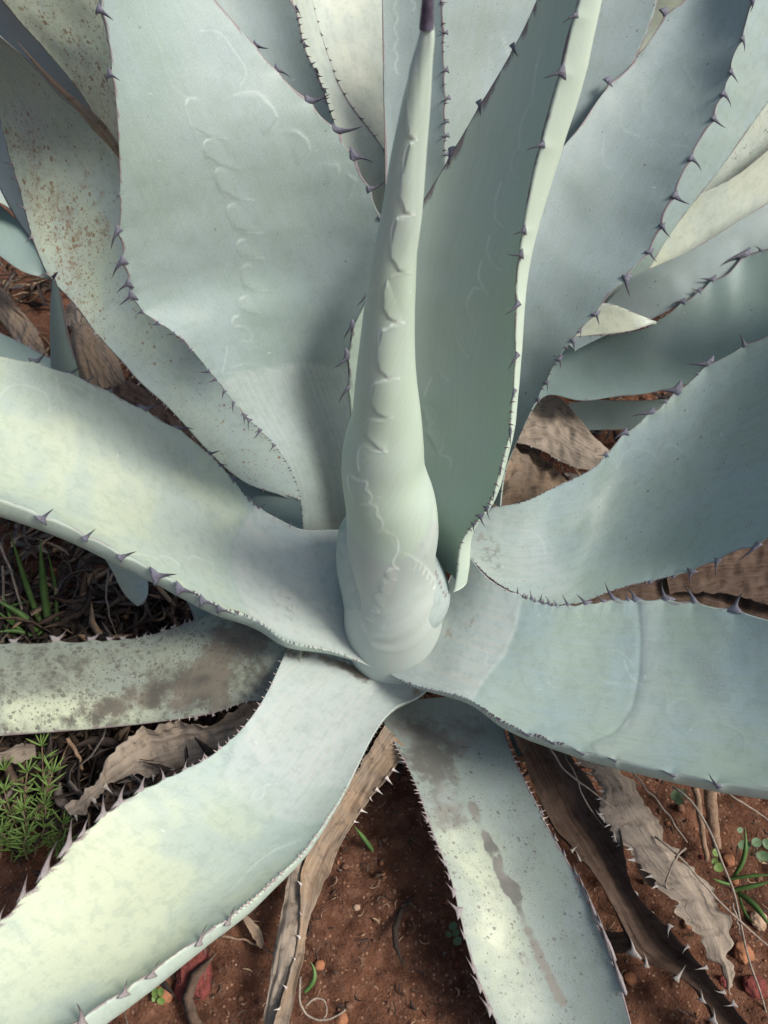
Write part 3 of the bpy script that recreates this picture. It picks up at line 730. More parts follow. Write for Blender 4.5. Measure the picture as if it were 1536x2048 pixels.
# --- B: broad upright leaf behind the bud, left
B_wax = Marks([[(400, 790), (445, 765), (480, 745), (600, 725), (720, 738), (740, 1100), (560, 1100)]], 3, True)
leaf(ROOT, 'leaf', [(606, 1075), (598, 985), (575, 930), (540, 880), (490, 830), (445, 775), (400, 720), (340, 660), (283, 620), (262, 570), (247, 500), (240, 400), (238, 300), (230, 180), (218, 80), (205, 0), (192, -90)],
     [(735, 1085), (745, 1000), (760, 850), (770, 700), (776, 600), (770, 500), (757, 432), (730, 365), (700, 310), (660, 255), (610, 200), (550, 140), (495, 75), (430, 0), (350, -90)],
     [(0, 0.10), (0.35, 0.10), (0.7, 0.115), (1, 0.165)], [(0, 0.12), (0.4, 0.20), (0.7, 0.23), (1, 0.26)], 'y', tip=0.14, sag=[(0, 0.2), (0.4, 0.10), (1, 0.07)], th=0.022, nu=520, nv=210, mat=M_main_shade,
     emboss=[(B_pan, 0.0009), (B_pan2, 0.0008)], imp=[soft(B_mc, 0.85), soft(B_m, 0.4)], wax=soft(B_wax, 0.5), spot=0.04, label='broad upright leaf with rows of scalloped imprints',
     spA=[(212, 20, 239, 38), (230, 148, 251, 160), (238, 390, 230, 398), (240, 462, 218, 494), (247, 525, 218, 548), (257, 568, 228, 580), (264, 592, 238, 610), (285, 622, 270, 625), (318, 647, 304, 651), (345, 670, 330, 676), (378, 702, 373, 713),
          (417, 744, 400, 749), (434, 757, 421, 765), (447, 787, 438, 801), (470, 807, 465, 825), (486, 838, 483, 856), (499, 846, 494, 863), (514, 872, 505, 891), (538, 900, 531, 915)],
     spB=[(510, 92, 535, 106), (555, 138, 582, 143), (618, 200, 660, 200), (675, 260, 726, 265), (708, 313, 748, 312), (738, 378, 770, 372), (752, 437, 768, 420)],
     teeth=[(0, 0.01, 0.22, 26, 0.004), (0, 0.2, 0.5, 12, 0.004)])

# --- E: channelled leaf wrapping the bud from behind, right
leaf(ROOT, 'leaf', [(745, 1100), (715, 950), (702, 850), (697, 780), (697, 718), (706, 655), (735, 595), (790, 490), (850, 395), (890, 330), (960, 210), (1025, 100), (1060, 30), (1090, -40)],
     [(905, 1185), (912, 1150), (920, 1090), (945, 1050), (970, 1020), (998, 945), (1015, 880), (1022, 820), (1027, 750), (1029, 650), (1031, 560), (1045, 450), (1075, 300), (1110, 170), (1140, 50), (1155, 0), (1172, -60)],
     [(0, 0.10), (0.3, 0.12), (0.6, 0.155), (1, 0.17)], [(0, 0.005), (0.3, 0.055), (0.6, 0.09), (1, 0.135)], 'y', tip=0.13, sag=[(0, 0.25), (0.4, 0.25), (0.8, 0.34), (1, 0.36)], pu=2.4, pl=6, th=0.015, nu=460, nv=150, skew=0.9, mat=M_sage,
     emboss=[(E_pan, 0.0012)], imp=E_m, label='deeply channelled dark green leaf behind the bud', bump=0.1,
     spA=[(732, 590, 709, 614), (704, 655, 681, 677), (697, 718, 672, 749), (706, 780, 682, 803), (1033, 97, 1039, 122), (963, 210, 967, 236), (900, 305, 894, 341)],
     spB=[(1150, 32, 1121, 41), (1115, 145, 1078, 157), (1075, 288, 1044, 297), (1040, 460, 1017, 468), (1033, 510, 1006, 516), (1028, 612, 1007, 638), (1028, 715, 1010, 741), (1027, 785, 1017, 813), (1020, 865, 1019, 895), (998, 940, 998, 957), (984, 985, 982, 1004), (975, 1020, 977, 1044), (960, 1035, 964, 1058), (948, 1050, 946, 1068)],
     teeth=[(1, 0.03, 0.33, 26, 0.005)])

# --- C: bright leaf sweeping left
C_wax = Marks([[(505, 1015), (480, 1055), (462, 1095), (465, 1145), (480, 1190), (505, 1240), (760, 1360), (760, 1000)]], 2.5, True)
leaf(ROOT, 'leaf', [(705, 1060), (650, 1060), (600, 1058), (560, 1040), (510, 1010), (470, 965), (430, 920), (370, 870), (300, 830), (230, 790), (150, 752), (90, 733), (0, 712), (-110, 690)],
     [(745, 1335), (715, 1321), (645, 1298), (565, 1277), (525, 1248), (490, 1230), (450, 1215), (400, 1190), (325, 1147), (250, 1108), (170, 1066), (90, 1030), (0, 997), (-110, 960)],
     [(0, 0.25), (0.25, 0.275), (0.6, 0.38), (1, 0.50)], [(0, 0.150), (0.06, 0.172), (0.14, 0.200), (0.3, 0.237), (0.6, 0.31), (1, 0.44)], 'z', tip=0.42, sag=[(0, 0.13), (0.3, 0.14), (1, 0.17)], pu=2.3, pl=5, th=[(0, 0.02), (0.5, 0.036), (1, 0.036)], nu=420, nv=200, mat=M_main2, skew=0.7,
     emboss=[(C_wax, 0.0010)], brownfn=soft(Marks([[(592, 1060), (578, 1150), (590, 1275)], [(640, 1062), (628, 1150), (640, 1290)], [(560, 1050), (545, 1130), (560, 1265)]], 9), 0.33), imp=soft(C_m, 0.55), wax=C_wax, yel=[(0, 0.0), (0.3, 0.45), (0.6, 0.6), (1, 0.3)], label='bright pale green leaf with dark hooked spines', mar=(0.1, 0.45),
     spA=[(75, 727, 103, 711), (142, 752, 161, 739), (220, 790, 232, 773), (292, 825, 326, 809), (310, 843, 327, 842), (352, 870, 383, 863), (415, 920, 437, 912), (437, 938, 452, 934), (466, 967, 481, 961), (505, 998, 516, 989), (525, 1013, 537, 1005)],
     spB=[(87, 1030, 109, 1009), (172, 1068, 191, 1049), (245, 1107, 274, 1094), (315, 1145, 356, 1139), (365, 1170, 408, 1175), (410, 1193, 443, 1198), (445, 1212, 476, 1218)],
     teeth=[(1, 0.03, 0.42, 40, 0.0045), (0, 0.12, 0.4, 22, 0.005), (0, 0.0, 0.2, 16, 0.003)])

# --- K: leaf sweeping right, lower
K_wax = Marks([[(930, 1100), (1043, 1190), (1030, 1260), (1008, 1310), (968, 1360), (940, 1405), (750, 1380), (800, 1200)]], 2.5, True)
K_band = Marks([[(1278, 1205), (1284, 1275), (1281, 1350), (1268, 1415), (1233, 1465), (1183, 1485), (1118, 1478)]], 7)
K_out = Marks([[(1278, 1200), (1284, 1275), (1281, 1350), (1268, 1415), (1233, 1465), (1183, 1487), (1200, 1530), (1340, 1540), (1370, 1400), (1350, 1200)]], 3, True, 'L')
K_scf = Marks([[(1365, 1290), (1400, 1300), (1450, 1345), (1462, 1385), (1440, 1405), (1395, 1385), (1368, 1335)]], 9, True)
leaf(ROOT, 'leaf', [(925, 1095), (945, 1120), (960, 1140), (990, 1167), (1040, 1192), (1080, 1205), (1130, 1213), (1200, 1206), (1270, 1202), (1330, 1203), (1400, 1210), (1440, 1217), (1500, 1230), (1536, 1240), (1640, 1262)],
     [(775, 1345), (790, 1354), (833, 1372), (900, 1387), (943, 1402), (993, 1436), (1040, 1458), (1088, 1475), (1158, 1498), (1218, 1514), (1318, 1537), (1418, 1558), (1536, 1576), (1640, 1590)],
     [(0, 0.235), (0.3, 0.245), (0.6, 0.285), (1, 0.35)], [(0, 0.140), (0.07, 0.165), (0.15, 0.187), (0.3, 0.207), (0.6, 0.245), (1, 0.305)], 'z', tip=0.42, sag=[(0, 0.11), (0.3, 0.16), (1, 0.19)], pu=2.3, pl=5, th=[(0, 0.02), (0.5, 0.030), (1, 0.032)], nu=420, nv=190, mat=M_main, skew=0.7,
     brownfn=soft(Marks([[(965, 1150), (915, 1230), (880, 1320)], [(985, 1175), (940, 1250), (905, 1370)]], 10), 0.36), imp=soft(K_m, 0.45), wax=[K_wax, soft(K_out, 0.45)], scuff=K_scf, emboss=[(K_band, -0.0008), (K_wax, 0.0008), (K_out, 0.0012)], spot=0.03, yel=0.06, label='smooth pale leaf with arched wax bands and a grey scuff', mar=(0.3, 0.5),
     spA=[(1223, 1202, 1197, 1174), (1133, 1210, 1122, 1189), (1168, 1209, 1150, 1190), (1203, 1206, 1185, 1196), (1268, 1201, 1259, 1172), (1255, 1202, 1245, 1187), (1328, 1202, 1310, 1170), (1385, 1207, 1373, 1169), (1468, 1222, 1474, 1184),
          (1034, 1188, 1034, 1173), (1062, 1199, 1060, 1181), (1080, 1205, 1078, 1188), (1096, 1208, 1094, 1192), (1110, 1210, 1107, 1198), (1050, 1195, 1049, 1184)],
     spB=[(1343, 1545, 1318, 1533), (1433, 1562, 1409, 1540), (1228, 1517, 1213, 1509), (1163, 1500, 1138, 1489), (1055, 1465, 1030, 1458), (1105, 1482, 1085, 1474)],
     teeth=[(0, 0.03, 0.3, 34, 0.0042), (1, 0.03, 0.42, 46, 0.0045)])

# --- H: leaf rising right
leaf(ROOT, 'leaf', [(945, 1020), (978, 1015), (1048, 1003), (1118, 970), (1193, 930), (1238, 880), (1288, 840), (1343, 795), (1408, 740), (1473, 700), (1536, 670), (1640, 625)],
     [(925, 1100), (940, 1115), (968, 1145), (1018, 1180), (1093, 1207), (1150, 1208), (1218, 1184), (1288, 1165), (1368, 1145), (1418, 1125), (1488, 1095), (1536, 1075), (1640, 1035)],
     [(0, 0.245), (0.4, 0.305), (0.7, 0.38), (1, 0.47)], [(0, 0.215), (0.35, 0.22), (0.7, 0.29), (1, 0.40)], 'z', tip=0.42, sag=[(0, 0.14), (0.4, 0.13), (1, 0.12)], th=0.022, nu=360, nv=170, mat=M_main2,
     imp=soft(H_m, 0.35), wax=soft(Marks([[(930, 1000), (1060, 1000), (1110, 1100), (1170, 1220), (960, 1180), (920, 1100)]], 18, True), 0.5), spot=[(0, 0.1), (0.4, 0.17), (1, 0.24)], brownfn=soft(Marks([[(950, 1010), (1000, 1030), (1015, 1110), (1000, 1170), (950, 1130)]], 14, True), 0.45),
     label='grey-green leaf flecked with small dark specks', mar=(0.5, 0.8),
     spA=[(1488, 692, 1479, 668), (1413, 737, 1370, 735), (1348, 788, 1309, 787), (1330, 806, 1316, 809), (1298, 835, 1260, 841), (1248, 875, 1220, 884), (1213, 915, 1196, 920), (1395, 752, 1383, 753)],
     spB=[(1510, 1086, 1480, 1117), (1433, 1119, 1423, 1147), (1383, 1140, 1373, 1163), (1300, 1163, 1292, 1175), (1345, 1150, 1338, 1160)],
     teeth=[(0, 0.06, 0.45, 30, 0.0035), (1, 0.05, 0.6, 40, 0.004)])

# --- I: bright leaf reaching down-left
I_wax = Marks([[(560, 1260), (880, 1380), (720, 1540), (685, 1580), (590, 1570), (525, 1540), (480, 1470)]], 4, True)
I_wax2 = Marks([[(480, 1460), (525, 1540), (590, 1570), (685, 1580), (645, 1645), (575, 1640), (500, 1613), (440, 1560)]], 4, True)
leaf(ROOT, 'leaf', [(590, 1255), (572, 1300), (555, 1340), (530, 1392), (490, 1450), (440, 1498), (360, 1545), (290, 1580), (220, 1625), (160, 1680), (100, 1747), (50, 1797), (0, 1847), (-60, 1905)],
     [(870, 1355), (850, 1385), (800, 1410), (752, 1460), (720, 1520), (690, 1580), (650, 1645), (608, 1703), (550, 1758), (500, 1803), (450, 1838), (385, 1883), (300, 1943), (230, 1990), (145, 2043), (80, 2085)],
     [(0, 0.14), (0.12, 0.165), (0.3, 0.19), (0.6, 0.225), (1, 0.27)], [(0, 0.10), (0.12, 0.128), (0.3, 0.163), (0.6, 0.21), (1, 0.26)], 'z', tip=0.40, sag=[(0, 0.05), (0.3, 0.12), (1, 0.21)], pu=2.3, pl=5, th=[(0, 0.015), (0.5, 0.026), (1, 0.034)], nu=420, nv=190, mat=M_main2, skew=0.75,
     imp=soft(I_m, 0.45), wax=[soft(I_wax, 1.0), soft(I_wax2, 0.5)], emboss=[(I_wax, 0.0008), (I_wax2, 0.0008)], brownfn=soft(Marks([[(600, 1290), (650, 1305), (700, 1325), (740, 1345), (755, 1365), (735, 1368), (690, 1345), (620, 1320), (570, 1320), (560, 1290)], [(820, 1375), (855, 1378), (840, 1400), (822, 1398)]], 8, True), 0.75),
     scuff=Marks([[(440, 1505), (465, 1500), (470, 1520), (450, 1530)]], 5, True), yel=[(0, 0.0), (0.3, 0.2), (0.6, 0.75), (1, 0.6)], kind='w', mar=(0.3, 0.8), label='bright yellow-green leaf with pale spines', bump=0.2,
     spA=[(442, 1497, 436, 1481), (460, 1480, 457, 1467), (410, 1518, 409, 1503), (372, 1538, 371, 1517), (332, 1557, 331, 1530), (287, 1580, 288, 1545), (245, 1607, 245, 1567), (212, 1632, 210, 1592), (172, 1668, 178, 1632), (145, 1695, 150, 1636), (97, 1750, 105, 1691), (52, 1795, 61, 1749), (2, 1845, 8, 1812),
          (387, 1532, 387, 1523), (350, 1548, 351, 1540)],
     spB=[(452, 1836, 464, 1803), (395, 1876, 402, 1842), (300, 1943, 308, 1914), (245, 1978, 250, 1949), (157, 2035, 161, 1992)],
     teeth=[(0, 0.05, 0.4, 20, 0.005), (1, 0.05, 0.62, 60, 0.004)])

# --- L: spotted leaf hanging towards the viewer
L_streak = Marks([[(965, 1660), (985, 1700), (1010, 1765), (1035, 1800)], [(1030, 1790), (1045, 1830), (1062, 1872), (1085, 1920), (1105, 1965), (1128, 2015)], [(1008, 1770), (1040, 1775)], [(1040, 1905), (1055, 1935)], [(975, 1690), (1000, 1720)], [(940, 1600), (960, 1650)]], 9)
L_base = Marks([[(740, 1420), (1020, 1410), (1020, 1470), (930, 1530), (960, 1640), (900, 1700), (840, 1600), (760, 1460)]], 26, True)
leaf(ROOT, 'leaf', [(745, 1400), (765, 1440), (790, 1490), (820, 1545), (845, 1610), (870, 1680), (895, 1740), (915, 1810), (935, 1895), (960, 1970), (990, 2040), (1010, 2090)],
     [(980, 1380), (1000, 1430), (1015, 1480), (1040, 1540), (1070, 1600), (1100, 1660), (1130, 1712), (1160, 1770), (1185, 1830), (1210, 1890), (1235, 1960), (1252, 2010), (1268, 2070)],
     [(0, 0.07), (0.15, 0.093), (0.4, 0.093), (1, 0.06)], [(0, 0.075), (0.15, 0.10), (0.4, 0.103), (1, 0.07)], 'z', tip=(0.20, -0.62, 0.02), sag=[(0, 0.03), (0.5, 0.12), (1, 0.17)], th=0.018, nu=320, nv=130, mat=M_oldg,
     spot=[(0, 0.5), (0.3, 0.7), (0.7, 0.55), (1, 0.4)], brownfn=lambda u, v: np.maximum(L_streak(u, v) * (0.5 + 0.35 * vnoise(u / 14, v / 14, 4)), L_base(u, v) * 0.58), yelfn=soft(Marks([[(870, 1650), (960, 1650), (1050, 1880), (1100, 2060), (1000, 2060), (920, 1830)]], 25, True), 0.7), kind='w', mar=(0.7, 1.0), label='spotted older leaf with a dark brown streak', bump=0.08,
     spA=[(855, 1637, 842, 1625), (868, 1675, 855, 1665), (880, 1700, 866, 1692), (890, 1722, 873, 1711), (900, 1750, 890, 1735), (907, 1780, 890, 1762), (916, 1820, 892, 1799), (948, 1935, 932, 1909), (960, 1965, 942, 1935), (978, 2015, 957, 1991), (930, 1870, 918, 1853)],
     spB=[(1183, 1825, 1170, 1773), (1213, 1892, 1190, 1820), (1150, 1745, 1146, 1722), (1165, 1780, 1154, 1738), (1130, 1705, 1127, 1690), (1110, 1672, 1108, 1655), (1085, 1622, 1086, 1606), (1235, 1955, 1216, 1890)],
     teeth=[(0, 0.1, 0.45, 26, 0.005), (1, 0.1, 0.4, 16, 0.005)])

# --- J: old brown-spotted leaf lying left
J_b = Marks([[(560, 1220), (420, 1230), (380, 1330), (250, 1370), (120, 1410), (0, 1430), (0, 1480), (300, 1450), (560, 1400)]], 22, True)
leaf(ROOT, 'leaf', [(600, 1270), (540, 1240), (480, 1222), (430, 1226), (350, 1255), (250, 1279), (150, 1285), (60, 1287), (0, 1288), (-100, 1290)],
     [(600, 1360), (560, 1395), (500, 1403), (440, 1422), (350, 1440), (270, 1450), (200, 1457), (100, 1465), (0, 1472), (-100, 1478)],
     [(0, 0.155), (0.4, 0.12), (1, 0.115)], [(0, 0.14), (0.4, 0.10), (1, 0.10)], 'z', tip=0.4, sag=[(0, 0.0), (0.5, -0.10), (1, -0.14)], pl=5, th=0.02, nu=300, nv=110, mat=M_old,
     spot=[(0, 0.7), (0.4, 0.95), (1, 0.85)], brown=0.36, brownfn=soft(J_b, 0.62), yelfn=soft(Marks([[(0, 1400), (200, 1395), (330, 1420), (200, 1455), (0, 1470)]], 14, True), 0.9), kind='w', label='old brown-stained spotted leaf lying low', mar=(0.6, 0.9),
     spA=[(115, 1284, 143, 1268), (185, 1283, 211, 1270), (220, 1282, 236, 1272), (247, 1280, 259, 1269), (292, 1272, 296, 1262), (328, 1262, 334, 1247), (348, 1255, 352, 1242), (370, 1247, 371, 1235), (30, 1287, 48, 1272)],
     spB=[(455, 1418, 450, 1410), (425, 1425, 419, 1415), (390, 1432, 384, 1424)], teeth=[(0, 0.2, 0.5, 8, 0.004), (1, 0.05, 0.4, 14, 0.004)])

# --- D: rust-speckled leaf behind B
D_r = Marks([[(0, 170), (60, 230), (110, 330), (190, 400), (215, 470), (190, 560), (240, 640), (200, 690), (120, 580), (70, 470), (20, 300), (0, 250)]], 26, True)
D_p = Marks([[(300, 740), (340, 790), (360, 840), (330, 800)], [(210, 640), (240, 650), (240, 665), (205, 660)], [(130, 290), (200, 340), (255, 470), (190, 480), (120, 350)]], 12, True)
leaf(ROOT, 'leaf', [(610, 1010), (545, 985), (500, 970), (450, 935), (400, 885), (360, 840), (320, 800), (280, 765), (245, 725), (190, 665), (150, 612), (100, 555), (65, 480), (40, 385), (15, 300), (-2, 235), (-40, 130)],
     [(660, 980), (610, 850), (530, 740), (440, 650), (350, 540), (290, 400), (240, 305), (180, 240), (120, 190), (60, 125), (20, 90), (-60, 20)],
     [(0, 0.19), (0.35, 0.27), (0.65, 0.42), (1, 0.66)], [(0, 0.2), (0.35, 0.36), (0.65, 0.55), (1, 0.74)], 'z', tip=0.22, sag=0.08, th=0.007, pl=2.2, nu=320, nv=130, mat=M_rust,
     spot=0.22, spotfn=soft(D_r, 0.95), brownfn=lambda u, v: np.maximum(D_r(u, v) * 0.34, D_p(u, v) * 0.44), brown=0.0, yelfn=soft(D_r, 0.6), label='rust-speckled leaf', mar=(0.7, 1.0), kind='w', bump=0.12,
     spA=[(20, 325, 2, 326), (45, 415, 26, 408), (62, 475, 46, 481), (95, 545, 78, 543), (28, 355, 14, 352), (150, 612, 140, 606), (190, 665, 186, 655)], teeth=[(0, 0.05, 0.5, 24, 0.005)])

# --- F: large grey leaf behind E, right
leaf(ROOT, 'leaf', [(930, 990), (950, 850), (980, 700), (1010, 560), (1055, 420), (1123, 297), (1158, 255), (1203, 190), (1248, 145), (1283, 105), (1328, 40), (1368, 0), (1420, -60)],
     [(1000, 1015), (1008, 950), (1038, 875), (1063, 820), (1088, 770), (1118, 715), (1148, 675), (1183, 635), (1218, 590), (1248, 555), (1298, 500), (1328, 430), (1358, 365), (1388, 300), (1418, 250), (1438, 200), (1453, 165), (1463, 125), (1483, 75), (1503, 0), (1518, -60)],
     [(0, 0.16), (0.5, 0.33), (1, 0.54)], [(0, 0.12), (0.5, 0.27), (1, 0.46)], 'y', tip=0.22, sag=[(0, 0.12), (1, 0.13)], pl=5, th=0.022, nu=360, nv=150, mat=M_grey, skew=-0.35,
     imp=soft(F_m, 0.25), spot=0.17, label='large grey-blue leaf with specks and hooked spines', mar=(0.7, 1.0),
     spA=[(1340, 30, 1351, 65), (1278, 110, 1291, 136), (1225, 168, 1238, 198)],
     spB=[(1503, 5, 1505, 26), (1483, 80, 1493, 102), (1460, 145, 1475, 166), (1446, 188, 1467, 207), (1426, 238, 1444, 262), (1385, 320, 1410, 337), (1350, 392, 1371, 416), (1322, 455, 1330, 481), (1295, 505, 1303, 528), (1247, 560, 1244, 596), (1188, 630, 1195, 652), (1160, 662, 1164, 672), (1143, 680, 1146, 701), (1118, 718, 1125, 735), (1093, 765, 1099, 781), (1075, 800, 1078, 815)],
     teeth=[(1, 0.02, 0.3, 16, 0.004)])

# --- G: dark leaf between F and H
leaf(ROOT, 'leaf', [(1040, 800), (1095, 700), (1150, 674), (1218, 667), (1298, 652), (1318, 640), (1368, 605), (1403, 580), (1423, 565), (1458, 545), (1483, 522), (1536, 497), (1640, 440)],
     [(1050, 850), (1098, 790), (1150, 800), (1218, 795), (1288, 788), (1368, 770), (1450, 745), (1536, 705), (1640, 660)],
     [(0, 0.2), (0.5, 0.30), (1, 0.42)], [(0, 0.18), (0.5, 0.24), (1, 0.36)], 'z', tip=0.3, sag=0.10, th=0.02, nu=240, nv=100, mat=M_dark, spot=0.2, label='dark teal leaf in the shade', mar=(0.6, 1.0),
     spA=[(1488, 520, 1441, 524), (1423, 565, 1396, 562), (1398, 583, 1380, 583), (1363, 607, 1338, 606), (1520, 505, 1512, 492)], teeth=[(0, 0.15, 0.55, 16, 0.004)])

# --- M: leaf under C
leaf(ROOT, 'leaf', [(625, 1010), (575, 990), (545, 984), (470, 952), (400, 920), (300, 860), (220, 800), (170, 762), (120, 727), (50, 690), (0, 665), (-60, 640)],
     [(620, 1090), (540, 1080), (450, 1060), (350, 1010), (250, 950), (150, 890), (50, 820), (-60, 770)],
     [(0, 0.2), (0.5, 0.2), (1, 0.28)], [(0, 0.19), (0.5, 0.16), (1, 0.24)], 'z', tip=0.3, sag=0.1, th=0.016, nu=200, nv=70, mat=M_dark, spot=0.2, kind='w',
     spA=[(38, 684, 42, 668), (108, 720, 124, 711), (175, 767, 187, 752), (60, 695, 68, 686)], teeth=[(0, 0.03, 0.3, 20, 0.006)])

# --- upright leaves at the back of the rosette
leaf(ROOT, 'leaf', [(530, 640), (490, 400), (455, 160), (435, 65), (412, 0), (390, -80)], [(700, 520), (685, 300), (667, 240), (660, 220), (640, 160), (620, 120), (608, 90), (595, 30), (582, 0), (560, -70)],
     [(0, 0.30), (1, 0.44)], [(0, 0.34), (1, 0.46)], 'y', tip=0.12, sag=0.12, th=0.016, nu=180, nv=60, mat=M_grey, spot=0.05, mar=(0.5, 0.9),
     spB=[(587, 20, 598, 33), (608, 90, 619, 94), (632, 143, 638, 156), (648, 185, 655, 192)], teeth=[(1, 0.45, 0.85, 16, 0.005)])
leaf(ROOT, 'leaf', [(720, 520), (680, 330), (640, 210), (605, 90), (585, 0), (570, -70)], [(830, 480), (768, 297), (725, 240), (690, 190), (660, 120), (645, 75), (625, 0), (608, -70)],
     [(0, 0.38), (1, 0.52)], [(0, 0.42), (1, 0.58)], 'y', tip=0.15, sag=0.10, th=0.014, nu=180, nv=60, mat=M_cream, spot=0.05, mar=(0.5, 0.9), teeth=[(1, 0.3, 1.0, 16, 0.006)])
leaf(ROOT, 'leaf', [(770, 560), (720, 330), (665, 170), (632, 60), (615, -10), (600, -80)], [(850, 560), (815, 330), (800, 200), (790, 100), (785, 0), (780, -80)],
     [(0, 0.45), (1, 0.68)], [(0, 0.5), (1, 0.72)], 'y', tip=0.15, sag=0.05, th=0.014, nu=180, nv=60, mat=M_cream, spot=0.1, yel=0.2, mar=(0.4, 0.7))
leaf(ROOT, 'leaf', [(780, 760), (775, 600), (769, 300), (766, 150), (764, 0), (763, -80)], [(880, 760), (886, 600), (890, 310), (889, 250), (890, 200), (888, 140), (887, 60), (885, 0), (880, -80)],
     [(0, 0.24), (1, 0.38)], [(0, 0.24), (1, 0.38)], 'y', tip=0.12, sag=0.10, th=0.016, nu=220, nv=70, mat=M_grey, spot=0.06, mar=(0.6, 1.0),
     imp=soft(Marks([[(795, 0), (787, 18), (795, 38), (788, 55), (795, 78), (788, 98), (795, 112), (790, 130), (797, 150)], [(820, 0), (830, 10), (825, 22)]], 1.2), 0.6),
     spB=[(888, 65, 871, 67), (890, 140, 874, 146), (890, 195, 872, 204), (889, 245, 873, 251), (890, 272, 873, 278), (890, 310, 877, 314), (886, 10, 880, 12)], teeth=[(1, 0.4, 0.95, 14, 0.004)])
leaf(ROOT, 'leaf', [(900, 760), (880, 560), (868, 400), (862, 250), (868, 100), (880, 0), (890, -80)], [(1080, 760), (1110, 560), (1145, 400), (1190, 290), (1235, 190), (1282, 95), (1312, 15), (1330, -80)],
     [(0, 0.28), (1, 0.44)], [(0, 0.30), (1, 0.50)], 'y', tip=0.2, sag=0.10, th=0.018, nu=240, nv=100, mat=M_grey, spot=0.2, skew=0.2, label='wide grey leaf at the back of the rosette', mar=(0.5, 0.8),
     imp=soft(Marks([[(985, 70), (975, 100), (982, 130)], [(1000, 60), (1010, 90), (1022, 120)], [(940, 130), (938, 160)], [(915, 170), (905, 195), (912, 205)]], 1.2), 0.5))
leaf(ROOT, 'leaf', [(270, 560), (255, 380), (245, 220), (222, 0), (200, -80)], [(262, 560), (235, 330), (170, 200), (90, 100), (15, 15), (-40, -60)],
     [(0, 0.22), (1, 0.36)], [(0, 0.27), (1, 0.42)], 'y', tip=0.15, sag=0.02, th=0.006, nu=180, nv=70, mat=M_rust, spot=0.6, yel=0.95, label='yellowish mottled leaf', mar=(0.6, 0.9))
leaf(ROOT, 'leaf', [(300, 470), (280, 290), (210, 150), (130, 50), (40, -60)], [(260, 560), (200, 380), (110, 300), (20, 220), (-60, 130)],
     [(0, 0.46), (1, 0.66)], [(0, 0.56), (1, 0.76)], 'y', tip=0.15, sag=0.06, th=0.014, nu=140, nv=50, mat=M_grey, spot=0.1)

# leaf with a dry brown tip lying across the speckled leaf
leaf(ROOT, 'dry_leaf_tip', [(262, 330), (232, 280), (195, 232), (160, 205), (120, 170), (70, 122), (36, 84)], [(255, 345), (228, 305), (180, 252), (150, 215), (112, 178), (66, 126), (34, 82)],
     0.25, 0.25, 'y', sag=-0.3, th=0.004, nu=90, nv=24, mat=M_dryA, wav=0.0006, label='brown dried pointed leaf tip')
# narrow green stub under the bright leaf
leaf(ROOT, 'leaf', [(205, 1110), (228, 1150), (250, 1190), (272, 1210)], [(300, 1110), (297, 1160), (293, 1195), (280, 1210)], 0.13, 0.13, 'z', sag=0.25, th=0.006, nu=60, nv=24, mat=M_cream, yel=0.5, label='short blunt green leaf stub')
leaf(ROOT, 'leaf', [(360, 1180), (385, 1230), (392, 1265)], [(420, 1170), (425, 1215), (420, 1255)], 0.10, 0.10, 'z', sag=0.1, th=0.006, nu=40, nv=20, mat=M_dark)
# shaded leaves low on the right
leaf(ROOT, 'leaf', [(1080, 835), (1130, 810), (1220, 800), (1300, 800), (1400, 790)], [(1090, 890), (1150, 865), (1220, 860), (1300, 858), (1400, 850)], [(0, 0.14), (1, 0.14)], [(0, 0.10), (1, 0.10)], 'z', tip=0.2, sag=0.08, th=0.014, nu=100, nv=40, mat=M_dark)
leaf(ROOT, 'leaf', [(1000, 1400), (1012, 1450), (1025, 1490), (1035, 1510)], [(1040, 1420), (1052, 1470), (1050, 1500), (1040, 1515)], 0.09, 0.09, 'z', sag=0.1, th=0.006, nu=40, nv=20, mat=M_dark, kind='w', teeth=[(0, 0.3, 0.9, 5, 0.004)])

# --- dead leaves still attached under the rosette
def dry(name, A, B, dA, dB, mat, label=None, **kw):
    a = dict(sag=0.1, th=0.004, nu=150, nv=60, mat=mat, wav=0.004, ragged=0.006, kind='d', pu=2.0); a.update(kw)
    return leaf(ROOT, name, A, B, dA, dB, 'z', label=label, **a)
dry('dry_leaf', [(1000, 1420), (1040, 1500), (1065, 1560), (1100, 1640), (1150, 1700), (1200, 1760), (1258, 1872), (1305, 1925), (1365, 1955), (1405, 2000), (1450, 2070)],
    [(1090, 1420), (1150, 1520), (1200, 1590), (1238, 1650), (1262, 1775), (1320, 1840), (1385, 1915), (1440, 1980), (1515, 2070)], [(0, 0.12), (0.5, 0.085), (1, 0.06)], [(0, 0.12), (0.5, 0.085), (1, 0.06)], M_dryC, 'dark channelled dead leaf with pale teeth',
    sag=[(0, 0.4), (0.5, 0.65), (1, 0.8)], pu=5, ragged=0.003, wav=0.003, tip=0.1,
    spA=[(1150, 1700, 1162, 1690), (1165, 1715, 1160, 1695), (1282, 1895, 1283, 1862), (1305, 1925, 1306, 1900), (1365, 1955, 1383, 1930), (1415, 1990, 1418, 1970), (1445, 2030, 1452, 2008)],
    spB=[(1265, 1790, 1258, 1782), (1305, 1820, 1300, 1816), (1335, 1858, 1326, 1876), (1370, 1895, 1356, 1905), (1405, 1935, 1384, 1940), (1445, 1985, 1428, 1988), (1465, 2005, 1448, 2015)])
